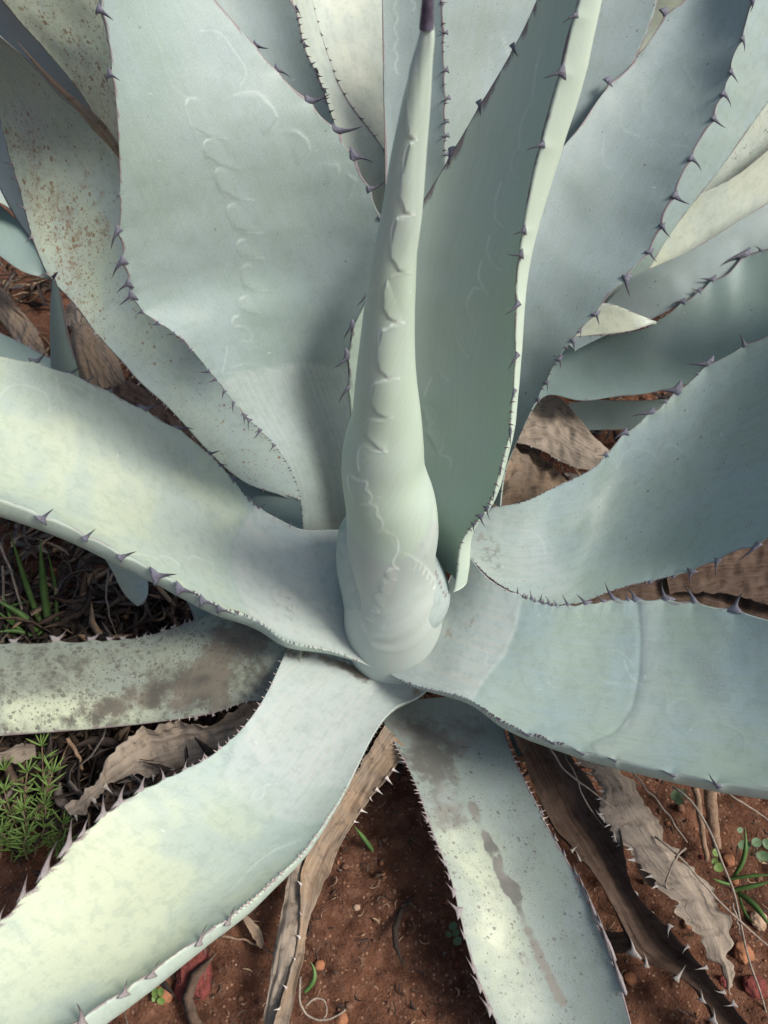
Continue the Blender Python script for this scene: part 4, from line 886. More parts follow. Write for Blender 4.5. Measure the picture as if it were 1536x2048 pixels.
dry('dry_leaf', [(1130, 1490), (1152, 1520), (1185, 1565), (1230, 1635), (1258, 1690), (1300, 1730), (1328, 1770), (1350, 1795), (1365, 1825), (1395, 1870), (1425, 1930), (1455, 1985)],
    [(1190, 1490), (1235, 1530), (1290, 1595), (1350, 1680), (1400, 1745), (1435, 1790), (1450, 1840), (1460, 1900), (1464, 1950), (1462, 1990)], [(0, 0.12), (0.5, 0.075), (1, 0.035)], [(0, 0.12), (0.5, 0.08), (1, 0.035)], M_dryB, 'broad grey-tan dead leaf with a torn edge',
    sag=-0.12, ragged=0.018, spA=[(1192, 1580, 1178, 1577), (1228, 1630, 1208, 1617), (1250, 1670, 1247, 1645), (1262, 1688, 1248, 1680), (1352, 1812, 1340, 1818)], teeth=[(0, 0.05, 0.6, 14, 0.007)])
dry('dry_leaf', [(770, 1450), (700, 1560), (650, 1640), (620, 1700), (600, 1760), (600, 1830), (590, 1900), (570, 1970), (548, 2040), (540, 2080)], [(820, 1500), (752, 1585), (705, 1650), (660, 1745), (632, 1805), (616, 1850), (606, 1920), (592, 1980), (580, 2040), (575, 2080)],
    [(0, 0.11), (0.4, 0.07), (1, 0.05)], [(0, 0.09), (0.4, 0.055), (1, 0.045)], M_dryA, 'long narrow tan dead leaf', sag=0.25, ragged=0.003, teeth=[(1, 0.02, 0.3, 7, 0.008), (0, 0.5, 0.95, 6, 0.006)])
dry('dry_leaf', [(572, 1690), (575, 1750), (566, 1810), (552, 1880), (538, 1960), (526, 2040), (520, 2090)], [(612, 1690), (606, 1750), (600, 1810), (596, 1880), (580, 1960), (556, 2040), (550, 2090)], [(0, 0.06), (1, 0.03)], [(0, 0.06), (1, 0.035)], M_dryB, 'grey strap-like dead leaf', sag=-0.2, ragged=0.002)
dry('dry_leaf', [(560, 1390), (440, 1432), (350, 1447), (300, 1456), (262, 1480), (220, 1527), (170, 1580), (132, 1618)], [(560, 1450), (450, 1495), (370, 1530), (312, 1540), (262, 1556), (232, 1572), (195, 1605), (140, 1630)],
    [(0, 0.11), (0.5, 0.085), (1, 0.05)], [(0, 0.08), (0.5, 0.05), (1, 0.045)], M_dryB, 'curled grey dead leaf with frayed edge', sag=0.18, ragged=0.014, wav=0.007, teeth=[(1, 0.3, 1.0, 8, 0.012)])
dry('dry_leaf', [(1000, 850), (1060, 798), (1110, 790), (1150, 825), (1185, 868), (1224, 906)], [(1010, 880), (1050, 890), (1100, 912), (1140, 931), (1180, 938), (1222, 912)], [(0, 0.16), (1, 0.14)], [(0, 0.16), (1, 0.15)], M_dryB, 'grey withered leaf with toothed edge', ragged=0.006, sag=0.05, teeth=[(1, 0.2, 1.0, 9, 0.006)])
dry('dry_leaf', [(990, 890), (1020, 882), (1050, 892), (1090, 920), (1140, 968)], [(985, 1020), (1030, 1010), (1070, 1000), (1105, 985), (1140, 975)], [(0, 0.14), (1, 0.1)], [(0, 0.13), (1, 0.1)], M_dryA, 'wrinkled brown dead leaf base', sag=-0.2, wav=0.010)
dry('dry_leaf', [(1080, 1150), (1200, 1120), (1320, 1130), (1460, 1180), (1560, 1215)], [(1080, 1230), (1200, 1240), (1320, 1240), (1460, 1250), (1560, 1260)], [(0, 0.08), (1, 0.07)], [(0, 0.08), (1, 0.06)], M_dryC, 'brown dead leaf seen between two green leaves', sag=-0.08, wav=0.006)
dry('dry_leaf', [(150, 780), (200, 758), (270, 765), (350, 830), (430, 905), (500, 975)], [(150, 830), (220, 850), (290, 880), (380, 930), (450, 985), (510, 1010)], [(0, 0.06), (1, 0.1)], [(0, 0.05), (1, 0.08)], M_dryC, 'dark brown dead leaf below the rust-speckled leaf', sag=-0.1, wav=0.005, teeth=[(0, 0.1, 0.9, 10, 0.008)])
dry('dry_leaf', [(140, 700), (148, 655), (190, 648), (225, 690), (250, 760)], [(145, 770), (170, 790), (200, 795), (230, 790), (255, 785)], [(0, 0.10), (1, 0.09)], [(0, 0.06), (1, 0.06)], M_dryA, 'ribbed brown leaf stub', sag=-0.3, wav=0.006)
dry('dry_leaf', [(145, 600), (165, 590), (190, 640), (215, 690)], [(130, 650), (150, 665), (175, 690), (205, 705)], 0.10, 0.09, M_dryB, None, sag=-0.15, wav=0.006)

dry('dry_leaf', [(1330, 1110), (1400, 1100), (1470, 1075), (1536, 1050), (1640, 1010)], [(1340, 1190), (1420, 1185), (1480, 1195), (1536, 1210), (1640, 1225)], [(0, 0.11), (1, 0.14)], [(0, 0.09), (1, 0.10)], M_dryC, 'dull brown-grey dead leaf under the flecked leaf', sag=0.06)

# ------------------------------------------------------------------ neighbouring agave behind, right
R2 = empty('agave_plant', (0.95, 1.05, 0.0), 'pale agave growing behind, its leaves sunlit cream and spotted', 'agave')
def nleaf(A, B, dA, dB, mode='y', **kw):
    a = dict(tip=0.25, sag=0.07, th=0.014, nu=150, nv=60, mar=(0.4, 0.7)); a.update(kw)
    return leaf(R2, 'leaf', A, B, dA, dB, mode, **a)
nleaf([(1080, 760), (1190, 600), (1270, 480), (1330, 330), (1385, 180), (1430, 0), (1450, -80)], [(1110, 770), (1260, 600), (1350, 455), (1400, 390), (1450, 325), (1500, 255), (1536, 205), (1640, 60)], [(0, 0.5), (1, 0.72)], [(0, 0.5), (1, 0.75)], mat=M_main, spot=0.1, label='smooth grey-green leaf')
nleaf([(1220, 600), (1310, 460), (1390, 350), (1490, 200), (1590, 60)], [(1260, 610), (1360, 470), (1420, 408), (1450, 383), (1490, 350), (1536, 308), (1640, 210)], [(0, 0.62), (1, 0.85)], [(0, 0.62), (1, 0.85)], mat=M_cream, spot=0.75, label='cream leaf with dark spots', teeth=[(1, 0.3, 0.9, 9, 0.008)])
nleaf([(1200, 640), (1260, 545), (1310, 470), (1380, 400), (1450, 365), (1536, 300), (1640, 220)], [(1210, 650), (1258, 565), (1320, 537), (1380, 506), (1440, 475), (1500, 437), (1536, 415), (1640, 350)], [(0, 0.55), (1, 0.78)], [(0, 0.55), (1, 0.74)], mat=M_cream, yel=[(0, 0.9), (0.5, 0.3), (1, 0.2)], label='pale cream sunlit leaf', mar=(0.2, 0.5), teeth=[(1, 0.3, 0.95, 18, 0.004)])
nleaf([(1130, 680), (1200, 620), (1260, 560), (1350, 515), (1440, 465), (1536, 405), (1640, 340)], [(1150, 700), (1240, 660), (1300, 640), (1350, 615), (1400, 588), (1480, 540), (1536, 500), (1640, 440)], [(0, 0.48), (1, 0.66)], [(0, 0.46), (1, 0.6)], mat=M_grey, spot=0.1, label='grey-green leaf below the cream leaf')
nleaf([(1080, 670), (1150, 625), (1205, 606), (1260, 622), (1312, 643)], [(1090, 690), (1150, 674), (1200, 671), (1250, 665), (1313, 645)], [(0, 0.36), (1, 0.40)], [(0, 0.36), (1, 0.39)], tip=None, mat=M_cream, yel=0.35, sag=0.03, th=0.008, label='pointed pale cream leaf', teeth=[(1, 0.2, 0.95, 9, 0.005)])
nleaf([(1230, 320), (1250, 120), (1262, 0), (1270, -80)], [(1330, 320), (1375, 60), (1400, 0), (1430, -80)], 0.62, 0.64, mat=M_cream, yel=0.4)
nleaf([(1690, 800), (1715, 560), (1745, 300), (1760, 100)], [(1830, 800), (1900, 560), (1920, 300), (1840, 100)], [(0, 0.30), (1, 0.42)], [(0, 0.34), (1, 0.46)], mat=M_main, tip=0.2)  # added leaf, out of view, placed to cast shade on leaf G
# neighbouring agave at the left
R3 = empty('agave_plant', (-1.0, 0.75, 0.0), 'agave at the left edge with blue and cream leaves behind the rust-speckled leaf', 'agave')
leaf(R3, 'leaf', [(170, 590), (120, 560), (60, 470), (0, 410), (-80, 350)], [(150, 600), (105, 562), (50, 545), (0, 512), (-80, 460)], [(0, 0.16), (1, 0.3)], [(0, 0.14), (1, 0.26)], 'z', tip=0.2, sag=0.06, th=0.014, nu=100, nv=50, mat=M_dark, spot=0.2)
leaf(R3, 'leaf', [(110, 520), (60, 440), (25, 365), (0, 305), (-60, 220)], [(100, 540), (70, 465), (40, 432), (0, 405), (-60, 380)], [(0, 0.2), (1, 0.36)], [(0, 0.2), (1, 0.32)], 'z', tip=0.2, sag=0.05, th=0.012, nu=100, nv=50, mat=M_grey, spot=0.2, yel=0.35, kind='w', teeth=[(0, 0.4, 1, 5, 0.008)])
leaf(R3, 'leaf', [(190, 520), (110, 350), (40, 180), (-30, 40)], [(150, 570), (40, 450), (-20, 340), (-90, 220)], [(0, 0.6), (1, 0.75)], [(0, 0.62), (1, 0.78)], 'y', tip=0.2, sag=0.05, th=0.012, nu=100, nv=40, mat=M_grey, spot=0.2)
# young dark offset shoot
R4p = unproj(np.array(130.), np.array(760.), np.array(0.03), 'z')
R4 = empty('agave_offset', R4p, 'young dark teal agave shoot with a single pointed spike beside the dead leaves', 'agave shoot')
leaf(R4, 'spike_leaf', [(103, 790), (102, 740), (100, 680), (100, 620), (103, 575), (105, 552)], [(165, 790), (156, 740), (140, 680), (128, 620), (116, 575), (108, 552)], [(0, 0.30), (1, 0.33)], [(0, 0.30), (1, 0.33)], 'y', sag=-0.35, th=0.01, nu=90, nv=40, mat=M_dark, wav=0.0005)
tpp = unproj(np.array([106., 116.]), np.array([555., 543.]), np.array([0.33, 0.33]), 'y')
needle(R4, 'terminal_spine', tpp[0], tpp[1], 0.002, M_needle)

# ------------------------------------------------------------------ things on the ground
def gp(u, v, z=0.0):
    return unproj(np.array(float(u)), np.array(float(v)), np.array(float(z)), 'z')

def on_soil(u, v):
    p = gp(u, v, 0.0)
    for _ in range(3): p = gp(u, v, float(soil_height(p[0:1], p[1:2])[0]))
    return p

def tube_pts(P, r, k=6):
    P = np.asarray(P, float); n = len(P); T = norm(np.gradient(P, axis=0)); V = []; F = []
    up = np.array([0.2, 0.1, 1.0])
    for i in range(n):
        x = norm(np.cross(T[i], up)); y = np.cross(T[i], x); rr = r[i] if hasattr(r, '__len__') else r
        for a in range(k): V.append(P[i] + rr * (math.cos(2 * math.pi * a / k) * x + math.sin(2 * math.pi * a / k) * y))
    for i in range(n - 1):
        for a in range(k): F.append((i*k + a, i*k + (a+1) % k, i*k + k + (a+1) % k, i*k + k + a))
    F.append(tuple(range(k))[::-1]); F.append(tuple(range((n - 1) * k, n * k)))
    return np.array(V), F

def curve3(pts, n):
    P = np.array([gp(*p) for p in pts])
    return nspline(chord(P), P, np.linspace(0, 1, n)) if len(P) > 2 else P[0] + (P[1] - P[0]) * np.linspace(0, 1, n)[:, None]

M_stem = plain_material('dry_stem', (0.30, 0.25, 0.19), (0.16, 0.13, 0.11), 150, 0.8)
M_stick = plain_material('dry_stick', (0.16, 0.10, 0.065), (0.25, 0.17, 0.11), 120, 0.9, 0.8, 0.004)
def stem(pts, px, label, mat=None, name='straw', cat='straw', group=None, n=24):
    P = curve3(pts, n); d = (P - CAM) @ FWD
    P = P + (np.stack([vnoise(np.arange(n) / 3.0 + pts[0][0], np.zeros(n), k) for k in (1, 2, 3)], -1) - 0.5) * 0.003
    V, F = tube_pts(P, px / 2 * d.mean() / FPX * np.linspace(1.1, 0.75, n))
    o = mesh_obj(name, V, F, mat or M_stem, origin=P[0])
    return tag(o, label, cat, group)
stem([(1347, 1572, .12), (1365, 1584, .12), (1430, 1688, .09), (1469, 1792, .06), (1478, 1836, .05), (1495, 1910, .04), (1519, 1978, .02), (1540, 2050, .01)], 5, 'long pale dry stem crossing the torn dead leaf and the orange stone')
stem([(1310, 1675, .10), (1356, 1708, .105), (1406, 1768, .10), (1469, 1833, .06), (1545, 1900, .02)], 4.5, 'long dry straw slanting across the middle of the torn grey-tan dead leaf')
stem([(1371, 1698, .11), (1353, 1717, .11), (1332, 1786, .06)], 4, 'short straw crossing the torn dead leaf at an angle, joined to the longer one')
stem([(1265, 1545, .13), (1317, 1605, .12), (1375, 1685, .10)], 4, 'dark thin straw along the upper edge of the torn dead leaf')
stem([(1100, 1495, .12), (1120, 1530, .12), (1169, 1572, .12), (1230, 1618, .11)], 4, 'straw spanning the dark gap above the channelled dead leaf')
stem([(1125, 1495, .10), (1157, 1569, .10), (1178, 1613, .09), (1213, 1658, .07)], 3.5, 'faint straw lying inside the channelled dead leaf near its base')
stem([(1460, 1590, .04), (1510, 1622, .03), (1560, 1655, .02)], 4, 'thin dry stem on red soil under the smooth pale leaf')
stem([(1466, 1805, .05), (1474, 1842, .04), (1480, 1870, .02)], 4, 'short stub of straw by the long pale straw')
stem([(6, 1130, .10), (5, 1200, .05), (6, 1285, .005)], 5, 'upright pale straw standing left of the grass blades')
stem([(0, 1085, .12), (30, 1166, .08), (51, 1244, .03), (62, 1290, .005)], 5, 'leaning pale straw among the green grass blades')
stem([(218, 1140, .11), (215, 1208, .07), (234, 1280, .02)], 4, 'single curved dry thread hanging below the bright leaf')
stem([(134, 1475, .05), (150, 1502, .04), (166, 1540, .02)], 8, 'brown twig beside the feathery green herb', M_stick, 'dry_twig', 'twig', None)
stem([(440, 1872, .02), (490, 1880, .012), (560, 1915, .012)], 5, 'thin brown twig on soil beside the grey strap leaf', M_stick, 'dry_twig', 'twig', None)
stem([(1390, 1575, .05), (1403, 1658, .03), (1413, 1722, .012)], 14, 'slim brown stick under the smooth pale leaf', M_stick, 'dry_stick', 'stick', None)
stem([(1420, 1580, .05), (1424, 1628, .035), (1432, 1695, .015)], 26, 'thick brown stick under the smooth pale leaf', M_stick, 'dry_stick', 'stick', None)
stem([(600, 1955, .03), (598, 2000, .025), (612, 2030, .015), (650, 2038, .012), (690, 2022, .012)], 5, 'curled pale plant fibre at the foot of the tan leaf', None, 'dry_fibre', 'fibre', None)
stem([(612, 2010, .02), (640, 1998, .018), (655, 2012, .012), (648, 2040, .012)], 4, 'small looping fibre on red soil', None, 'dry_fibre', 'fibre', None)
stem([(0, 590, .10), (50, 635, .09), (100, 690, .06)], 4, 'dark thin stem lying on the tan bark strip', M_stick, 'straw', 'straw', None)

# stones
def stone_mesh(name, sub, sx, sy, sz, rough, seed, mat, box=False):
    bm = bmesh.new(); bmesh.ops.create_icosphere(bm, subdivisions=sub, radius=1.0)
    for v in bm.verts:
        p = np.array(v.co)
        if box: p = np.sign(p) * np.abs(p) ** 0.45; p = p / max(1e-6, np.linalg.norm(p) ** 0.3)
        k = 1 + rough * (vnoise(np.array(p[0] * 1.7 + seed), np.array(p[1] * 1.7 + p[2] * 2.1), 3) - 0.5) + rough * 0.5 * (vnoise(np.array(p[0] * 4 + p[2] * 3), np.array(p[1] * 4 + seed), 4) - 0.5)
        v.co = Vector(p * float(k) * np.array([sx, sy, sz]))
    me = bpy.data.meshes.new(name); bm.to_mesh(me); bm.free()
    me.polygons.foreach_set('use_smooth', [True] * len(me.polygons)); me.materials.append(mat)
    return me
M_orange = plain_material('stone_orange', (0.36, 0.16, 0.08), (0.22, 0.10, 0.055), 90, 0.9, 0.7, 0.004, 0.15)
M_red = plain_material('stone_red', (0.22, 0.06, 0.05), (0.12, 0.035, 0.03), 130, 0.9, 1.0, 0.006, 0.15)
M_pale = plain_material('stone_pale', (0.42, 0.30, 0.21), (0.28, 0.18, 0.12), 90, 0.9, 0.7, 0.004, 0.15)
def stone(u, v, rpx, mat, label, box=False, asp=(1, 1, 0.75), rot=0.0, group=None):
    p = on_soil(u, v); r = rpx * ((p - CAM) @ FWD) / FPX
    me = stone_mesh('stone', 4 if rpx > 14 else 3, r * asp[0], r * asp[1], r * asp[2], 0.35, u * 0.1, mat, box)
    o = link(bpy.data.objects.new('stone', me)); o.location = p + np.array([0, 0, r * asp[2] * 0.45]); o.rotation_euler = (0.1, 0.15, rot)
    tag(o, label, 'stone', group)
stone(388, 1955, 36, M_red, 'dark red block-like stone half under the yellow-green leaf', True, (0.95, 1.2, 0.7), 0.15)
stone(1484, 1908, 20, M_orange, 'round orange stone on soil right of the torn dead leaf')
stone(1456, 1722, 13, M_orange, 'small orange stone by the round-leaved weed')
stone(1516, 1842, 18, M_pale, 'pale beige stone near the grass blades at the frame edge')
stone(1374, 1848, 10, M_orange, 'small orange pebble between the two dead leaves')
stone(1258, 1958, 12, M_orange, 'brownish pebble beside the dark channelled dead leaf')
stone(639, 1932, 11, M_orange, 'orange pebble on soil beside the tan dead leaf')
stone(713, 1816, 7, M_pale, 'little pinkish pebble in the open red soil')
stone(684, 2040, 13, M_orange, 'orange-brown pebble by the curled fibre')
stone(332, 1992, 15, M_orange, 'orange stone beside the tiny clover seedling')
stone(1448, 1965, 12, M_red, 'reddish stone behind the tip of the torn dead leaf')
stone(1510, 1975, 22, M_red, 'flat dusky red stone at the right frame edge', False, (1.2, 1, 0.5))

# gravel and litter too small to count
ico = bmesh.new(); bmesh.ops.create_icosphere(ico, subdivisions=1, radius=1.0)
icoV = np.array([v.co[:] for v in ico.verts]); icoF = [[v.index for v in f.verts] for f in ico.faces]; ico.free()
V, F, MI = [], [], []
rg = np.random.default_rng(3)
for i in range(5500):
    x, y = rg.uniform(-0.75, 0.8), rg.uniform(-0.6, 0.75)
    r = 0.0010 + 0.0045 * rg.random() ** 5
    z = float(soil_height(np.array([x]), np.array([y]))[0])
    q = icoV * r * rg.uniform(0.7, 1.3, 3) * (1 + rg.uniform(-0.25, 0.25, (12, 1)))
    a = rg.uniform(0, 6.28); q = np.stack([q[:, 0] * math.cos(a) - q[:, 1] * math.sin(a), q[:, 0] * math.sin(a) + q[:, 1] * math.cos(a), q[:, 2] * 0.8], -1)
    b0 = len(V) * 12
    V.append(q + (x, y, z + r * 0.3)); F += [[k + b0 for k in f] for f in icoF]; MI += [int(rg.choice(4, p=[0.74, 0.12, 0.08, 0.06]))] * len(icoF)
M_clod = plain_material('soil_clod', (0.12, 0.064, 0.043), (0.20, 0.11, 0.072), 120, 0.95, 0.8, 0.003, 0.1)
gr = mesh_obj('gravel', np.concatenate(V), F, M_clod)
for m_ in (M_orange, M_red, M_pale): gr.data.materials.append(m_)
gr.data.polygons.foreach_set('material_index', MI); gr['kind'] = 'stuff'

def litter(name, count, box, ln, wd, mats, probs, lift=0.02, seed=1, curl=1.0, avoid=None):
    """short curled strips of dead leaf and bark, each a 6-segment ribbon with thickness"""
    rg = np.random.default_rng(seed); V, F, MI = [], [], []; nb = 0
    for i in range(count):
        x, y = rg.uniform(box[0], box[1]), rg.uniform(box[2], box[3])
        if avoid and avoid(x, y, rg): continue
        L = rg.uniform(*ln); w = rg.uniform(*wd); a = rg.uniform(0, 6.28); k = rg.normal(0, 1.6) * curl; n = 5
        z0 = float(soil_height(np.array([x]), np.array([y]))[0]) + 0.002 + lift * rg.random() ** 2
        tl = rg.normal(0, 0.25); s = np.linspace(-0.5, 0.5, n)
        px = s * L; py = k * s * s * L * 0.6; pz = tl * s * L + rg.normal(0, 0.5) * s * s * L
        pz = pz - min(0, (pz.min() + z0 - 0.001))
        c, sn = math.cos(a), math.sin(a)
        P = np.stack([x + px * c - py * sn, y + px * sn + py * c, z0 + pz], -1)
        T = norm(np.gradient(P, axis=0)); ro = rg.normal(0, 0.8) + s * rg.normal(0, 1.2)
        sd_ = norm(np.cross(T, [0, 0, 1.0])); up = np.cross(sd_, T)
        W = sd_ * np.cos(ro)[:, None] + up * np.sin(ro)[:, None]; N = np.cross(T, W)
        ww = (w * (1 - (2 * np.abs(s)) ** rg.uniform(1.5, 5) * 0.85))[:, None] / 2; t = 0.0005
        ring = np.stack([P - W * ww, P + N * (t + ww * 0.35), P + W * ww, P - N * t + N * ww * 0.3], 1).reshape(-1, 3)
        V.append(ring)
        for q in range(n - 1):
            for e in range(4): F.append((nb + q*4 + e, nb + q*4 + (e+1) % 4, nb + q*4 + 4 + (e+1) % 4, nb + q*4 + 4 + e))
        mi = int(rg.choice(len(mats), p=probs)); MI += [mi] * ((n - 1) * 4); nb += len(ring)
    o = mesh_obj(name, np.concatenate(V), F, mats[0])
    for m_ in mats[1:]: o.data.materials.append(m_)
    o.data.polygons.foreach_set('material_index', MI); o['kind'] = 'stuff'
    return o
M_l1 = plain_material('litter_brown', (0.06, 0.039, 0.027), (0.11, 0.073, 0.05), 160, 0.9, 0.6)
M_l2 = plain_material('litter_tan', (0.34, 0.24, 0.15), (0.24, 0.16, 0.10), 160, 0.9, 0.6)
M_l3 = plain_material('litter_grey', (0.15, 0.125, 0.105), (0.075, 0.06, 0.052), 160, 0.9, 0.6)
M_l4 = plain_material('litter_dark', (0.022, 0.016, 0.013), (0.045, 0.031, 0.024), 160, 0.9, 0.6)
LM = [M_l1, M_l2, M_l3, M_l4]
# fine chips everywhere, thinner on the open soil towards the viewer
litter('leaf_litter', 6500, (-0.8, 0.9, -0.6, 0.8), (0.004, 0.016), (0.001, 0.0035), LM, [0.4, 0.25, 0.1, 0.25], 0.004, 5, 1.0)
# thick mat of shredded dead leaf round and behind the plant
def open_soil(x, y, rg):
    return (y < -0.12 and x > -0.17) and rg.random() < 0.99 or (y < -0.2 and rg.random() < 0.8)
litter('bark_litter', 5200, (-1.15, 1.2, -0.45, 1.3), (0.02, 0.095), (0.003, 0.014), LM, [0.34, 0.08, 0.16, 0.42], 0.05, 9, 0.8, open_soil)
litter('bark_litter', 1100, (-0.62, -0.1, -0.2, 0.16), (0.03, 0.10), (0.004, 0.016), LM, [0.3, 0.03, 0.12, 0.55], 0.05, 29, 0.8)
litter('bark_litter', 900, (-0.62, -0.22, 0.10, 0.55), (0.02, 0.07), (0.004, 0.012), LM, [0.32, 0.16, 0.30, 0.22], 0.06, 19, 1.3)

# loose strips of bark and dead leaf
def loose(A, B, dA, dB, mat, label, **kw):
    a = dict(sag=-0.1, th=0.004, nu=90, nv=36, mat=mat, wav=0.004, ragged=0.006, kind='d', pu=2.0); a.update(kw)
    o = leaf(None, 'dead_leaf_strip', A, B, dA, dB, 'z', **a); return tag(o, label, 'dead leaf')
loose([(-30, 545), (0, 570), (50, 630), (85, 680), (105, 735)], [(-30, 600), (0, 640), (30, 680), (65, 725), (100, 760)], 0.085, 0.075, M_dryA, 'tan and white weathered bark strip beside the dark agave shoot')
loose([(160, 760), (200, 740), (245, 770), (300, 800)], [(165, 800), (200, 812), (250, 830), (300, 850)], 0.07, 0.06, M_dryC, 'dark brown strip at the foot of the ribbed leaf stub')
loose([(0, 1500), (30, 1492), (70, 1490)], [(0, 1530), (35, 1528), (72, 1515)], 0.04, 0.035, M_dryB, 'grey crusty strip beside the feathery herb under the old stained leaf')
loose([(1150, 1880), (1210, 1860), (1290, 1870)], [(1165, 1925), (1230, 1910), (1300, 1895)], 0.02, 0.02, M_dryC, 'brown fragment on soil between spotted leaf and dark dead leaf')
loose([(1285, 1715), (1300, 1745), (1320, 1765)], [(1270, 1735), (1290, 1770), (1325, 1780)], 0.05, 0.045, M_dryA, 'small tan scrap caught between the two dead leaves')
loose([(500, 1830), (520, 1850), (530, 1880)], [(490, 1835), (508, 1862), (525, 1890)], 0.02, 0.02, M_dryA, 'tiny tan scrap on soil beside the grey strap leaf')

# grass
M_grass = plain_material('grass_blade', (0.06, 0.125, 0.03), (0.10, 0.18, 0.05), 40, 0.5, 0.1)
M_herb = plain_material('herb_leaf', (0.085, 0.15, 0.03), (0.13, 0.20, 0.05), 60, 0.55, 0.1)
M_weed = plain_material('weed_leaf', (0.07, 0.12, 0.055), (0.11, 0.17, 0.085), 60, 0.55, 0.1)
def blade(parent, pts, px, mat=None, name='blade', n=16):
    P = curve3(pts, n); d = ((P - CAM) @ FWD).mean(); t = np.linspace(0, 1, n)
    T = norm(np.gradient(P, axis=0)); W = norm(np.cross(T, CAM - P)); N = np.cross(W, T)
    hw = (px / 2 * d / FPX * np.minimum(1, (1 - t) * 2.2 + 0.05) * (0.75 + 0.25 * np.minimum(1, t * 4)))[:, None]
    ring = np.stack([P - W * hw, P - N * hw * 0.35 - N * 0.0003, P + W * hw, P - N * hw * 0.35 + N * 0.0003], 1).reshape(-1, 3); F = []
    for q in range(n - 1):
        for e in range(4): F.append((q*4 + e, q*4 + (e+1) % 4, q*4 + 4 + (e+1) % 4, q*4 + 4 + e))
    return mesh_obj(name, ring, F, mat or M_grass, parent, origin=P[0])
gt = empty('grass_tuft', gp(95, 1290), 'green grass tuft behind the old brown-stained leaf', 'grass')
for pts, px in (([(98, 1290, 0), (60, 1190, .06), (20, 1065, .16)], 11), ([(104, 1290, 0), (88, 1180, .07), (80, 1075, .15)], 15), ([(112, 1290, 0), (112, 1190, .05), (94, 1100, .12)], 8), ([(95, 1290, 0), (50, 1235, .05), (-20, 1195, .08)], 13),
                ([(90, 1292, 0), (35, 1262, .03), (-20, 1268, .04)], 9), ([(80, 1290, 0), (10, 1235, .05), (-15, 1215, .07)], 8), ([(70, 1290, 0), (20, 1215, .06), (62, 1203, .07)], 7), ([(60, 1292, 0), (25, 1240, .03), (5, 1185, .06)], 9), ([(92, 1290, 0), (70, 1230, .03), (66, 1190, .06)], 5),
                ([(40, 1290, 0), (20, 1265, .02), (-10, 1225, .04)], 8), ([(100, 1290, 0), (85, 1262, .02), (30, 1250, .03)], 7)):
    blade(gt, pts, px)
g2 = empty('grass_tuft', gp(1468, 1782), 'few thin green grass blades on red soil at the right', 'grass')
for pts, px in (([(1466, 1755, .005), (1488, 1715, .03), (1490, 1652, .05)], 9), ([(1465, 1780, .005), (1505, 1772, .02), (1545, 1762, .03)], 9), ([(1474, 1784, .005), (1508, 1810, .02), (1545, 1862, .03)], 12), ([(1460, 1758, .005), (1500, 1752, .02), (1550, 1750, .03)], 7), ([(1478, 1790, .005), (1500, 1840, .02), (1515, 1850, .03)], 6), ([(1465, 1770, .004), (1445, 1765, .01), (1425, 1757, .02)], 6)):
    blade(g2, pts, px)
for pts, lab in (([(746, 1702, .004), (730, 1680, .015), (708, 1652, .03)], 'single grass sprout on shaded soil beside the tan dead leaf'), ([(609, 1984, .004), (628, 1958, .012), (628, 1938, .015), (620, 1922, .02)], 'bent green sprout by the orange pebble and tan leaf')):
    r_ = empty('grass_sprout', gp(*pts[0]), lab, 'grass sprout'); blade(r_, pts, 9)

# feathery herb
hb = empty('feathery_herb', gp(70, 1640), 'bushy green herb with needle leaves under the old stained leaf', 'herb')
rg = np.random.default_rng(21)
def sprig(base, top, nw, ln):
    B0, T0 = gp(*base), gp(*top); n = 14
    P = B0 + (T0 - B0) * np.linspace(0, 1, n)[:, None]; P[:, 0] += 0.006 * np.sin(np.linspace(0, 2.5, n) + base[0])
    V, F = tube_pts(P, np.linspace(0.0011, 0.0006, n), 5)
    st = mesh_obj('sprig', V, F, M_stick, hb, origin=B0); ax = norm(T0 - B0)
    x = norm(np.cross(ax, [0.3, 0.8, 0.2])); y = np.cross(ax, x); V, F = [], []
    for q in range(nw):
        f = 0.25 + 0.75 * q / (nw - 1); c = P[min(n - 1, int(f * (n - 1)))]
        m = 5 if q < nw - 1 else 7
        for e in range(m):
            a = 2 * math.pi * (e + 0.5 * (q % 2)) / m + rg.uniform(-0.3, 0.3); op = rg.uniform(0.9, 1.35) if q < nw - 1 else rg.uniform(0.3, 1.1)
            d = ax * math.cos(op) + (x * math.cos(a) + y * math.sin(a)) * math.sin(op); l = ln * rg.uniform(0.7, 1.2); w = norm(np.cross(d, [0.1, -0.4, 0.9])); u_ = np.cross(w, d); b0 = len(V); hw = 0.00095
            for s_, k_, z_ in ((0, 0.5, 0), (0.3, 1, 0.05), (0.7, 0.95, 0.06), (1, 0.15, -0.02)):
                for sg in (-1, 0, 1): V.append(c + d * l * s_ + u_ * l * z_ + w * hw * k_ * sg + u_ * (0.0007 if sg == 0 else 0))
            for r_ in range(3):
                for sg in range(2): F.append((b0 + r_*3 + sg, b0 + r_*3 + sg + 1, b0 + r_*3 + 4 + sg, b0 + r_*3 + 3 + sg))
    mesh_obj('needle_foliage', np.array(V), F, M_herb, st, origin=B0)
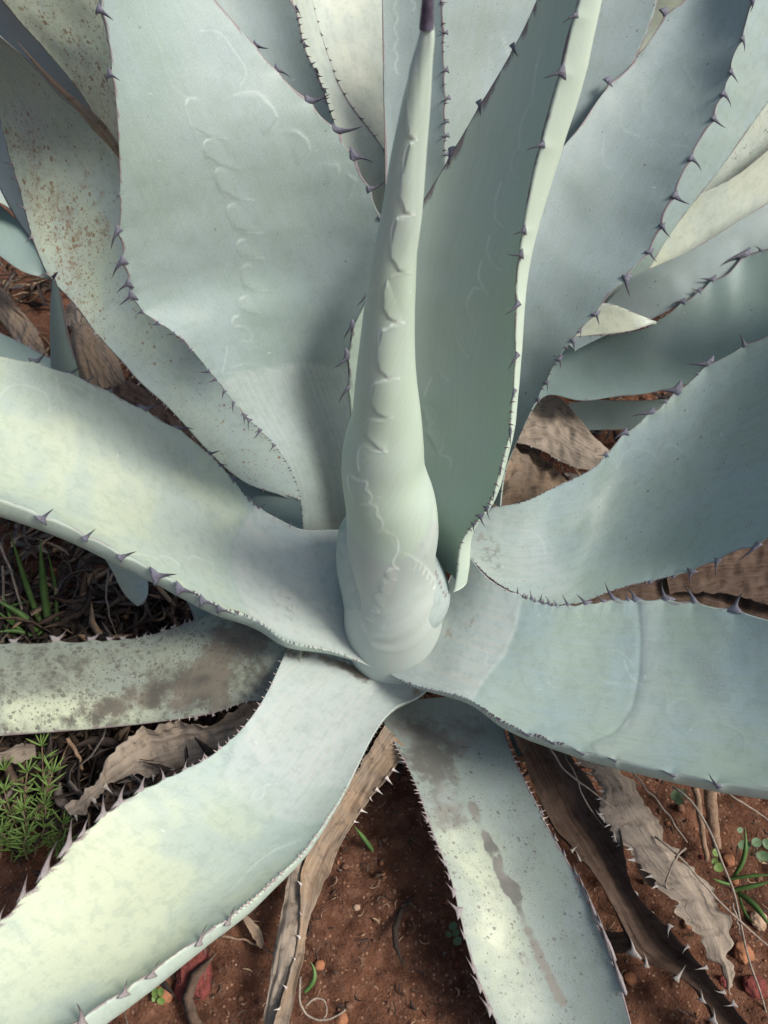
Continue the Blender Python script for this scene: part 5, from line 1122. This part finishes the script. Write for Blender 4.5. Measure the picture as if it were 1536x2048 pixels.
for bs_, tp_, nw in (((70, 1660, 0), (86, 1492, .075), 7), ((60, 1650, 0), (58, 1545, .06), 5), ((80, 1660, 0), (98, 1545, .06), 5), ((40, 1690, 0), (18, 1580, .05), 5), ((50, 1700, 0), (38, 1622, .06), 5), ((20, 1710, 0), (8, 1665, .04), 4), ((60, 1720, 0), (55, 1672, .04), 4),
                     ((100, 1700, 0), (118, 1648, .03), 4), ((90, 1690, 0), (100, 1610, .03), 4), ((20, 1680, 0), (-10, 1560, .06), 5), ((40, 1640, 0), (20, 1540, .04), 4), ((0, 1720, 0), (-15, 1640, .05), 5), ((80, 1710, 0), (82, 1655, .03), 4), ((110, 1690, 0), (130, 1690, .02), 3)):
    sprig(bs_, tp_, nw, 0.022)

# small weeds with round leaves
def weed(root, leaves, label, mat=None):
    r_ = empty('weed_seedling', gp(*root), label, 'seedling')
    for (u, v, z, rp) in leaves:
        c = gp(u, v, z); R_ = rp * ((c - CAM) @ FWD) / FPX; a0 = random.uniform(0, 6.28); tl = np.array([random.uniform(-.4, .4), random.uniform(-.5, .1), 1.0]); nz = norm(tl); x = norm(np.cross(nz, [math.cos(a0), math.sin(a0), 0])); y = np.cross(nz, x)
        V = [c - nz * R_ * 0.15]; F = []; m = 14
        for k_, h_ in ((0.55, -0.05), (1.0, 0.06)):
            for e in range(m): V.append(c + R_ * k_ * (math.cos(2*math.pi*e/m) * x * 1.15 + math.sin(2*math.pi*e/m) * y * 0.9) + nz * R_ * h_)
        for e in range(m):
            F.append((0, 1 + e, 1 + (e+1) % m)); F.append((1 + e, 1 + m + e, 1 + m + (e+1) % m, 1 + (e+1) % m))
        lf = mesh_obj('round_leaf', np.array(V), F, mat or M_weed, r_, origin=c)
        b0 = gp(*root); P = b0 + (c - b0) * np.linspace(0, 1, 6)[:, None]; V, F = tube_pts(P, 0.0006, 5); mesh_obj('leaf_stalk', V, F, mat or M_weed, r_, origin=b0)
weed((1500, 1710, 0), [(1513, 1685, .03, 10), (1489, 1690, .025, 11), (1526, 1712, .02, 11), (1534, 1688, .03, 9), (1480, 1660, .03, 6)], 'weed with round green leaves under the smooth pale leaf')
weed((316, 1998, 0), [(310, 1985, .012, 8), (322, 1984, .012, 7), (322, 2002, .010, 7), (309, 1996, .008, 6)], 'tiny clover-like seedling beside the orange stone', M_herb)
weed((908, 1872, 0), [(906, 1852, .012, 8), (915, 1882, .01, 8), (897, 1868, .008, 6), (912, 1866, .012, 7)], 'tiny pale seedling at the edge of the spotted leaf')
weed((1356, 1600, 0), [(1350, 1590, .015, 9), (1362, 1586, .015, 9), (1358, 1602, .01, 8)], 'small green seedling by the slim brown stick')
weed((1435, 1720, 0), [(1432, 1705, .02, 8), (1438, 1735, .015, 9), (1430, 1725, .012, 7)], 'small leafy sprig between the orange stone and the stick', M_herb)
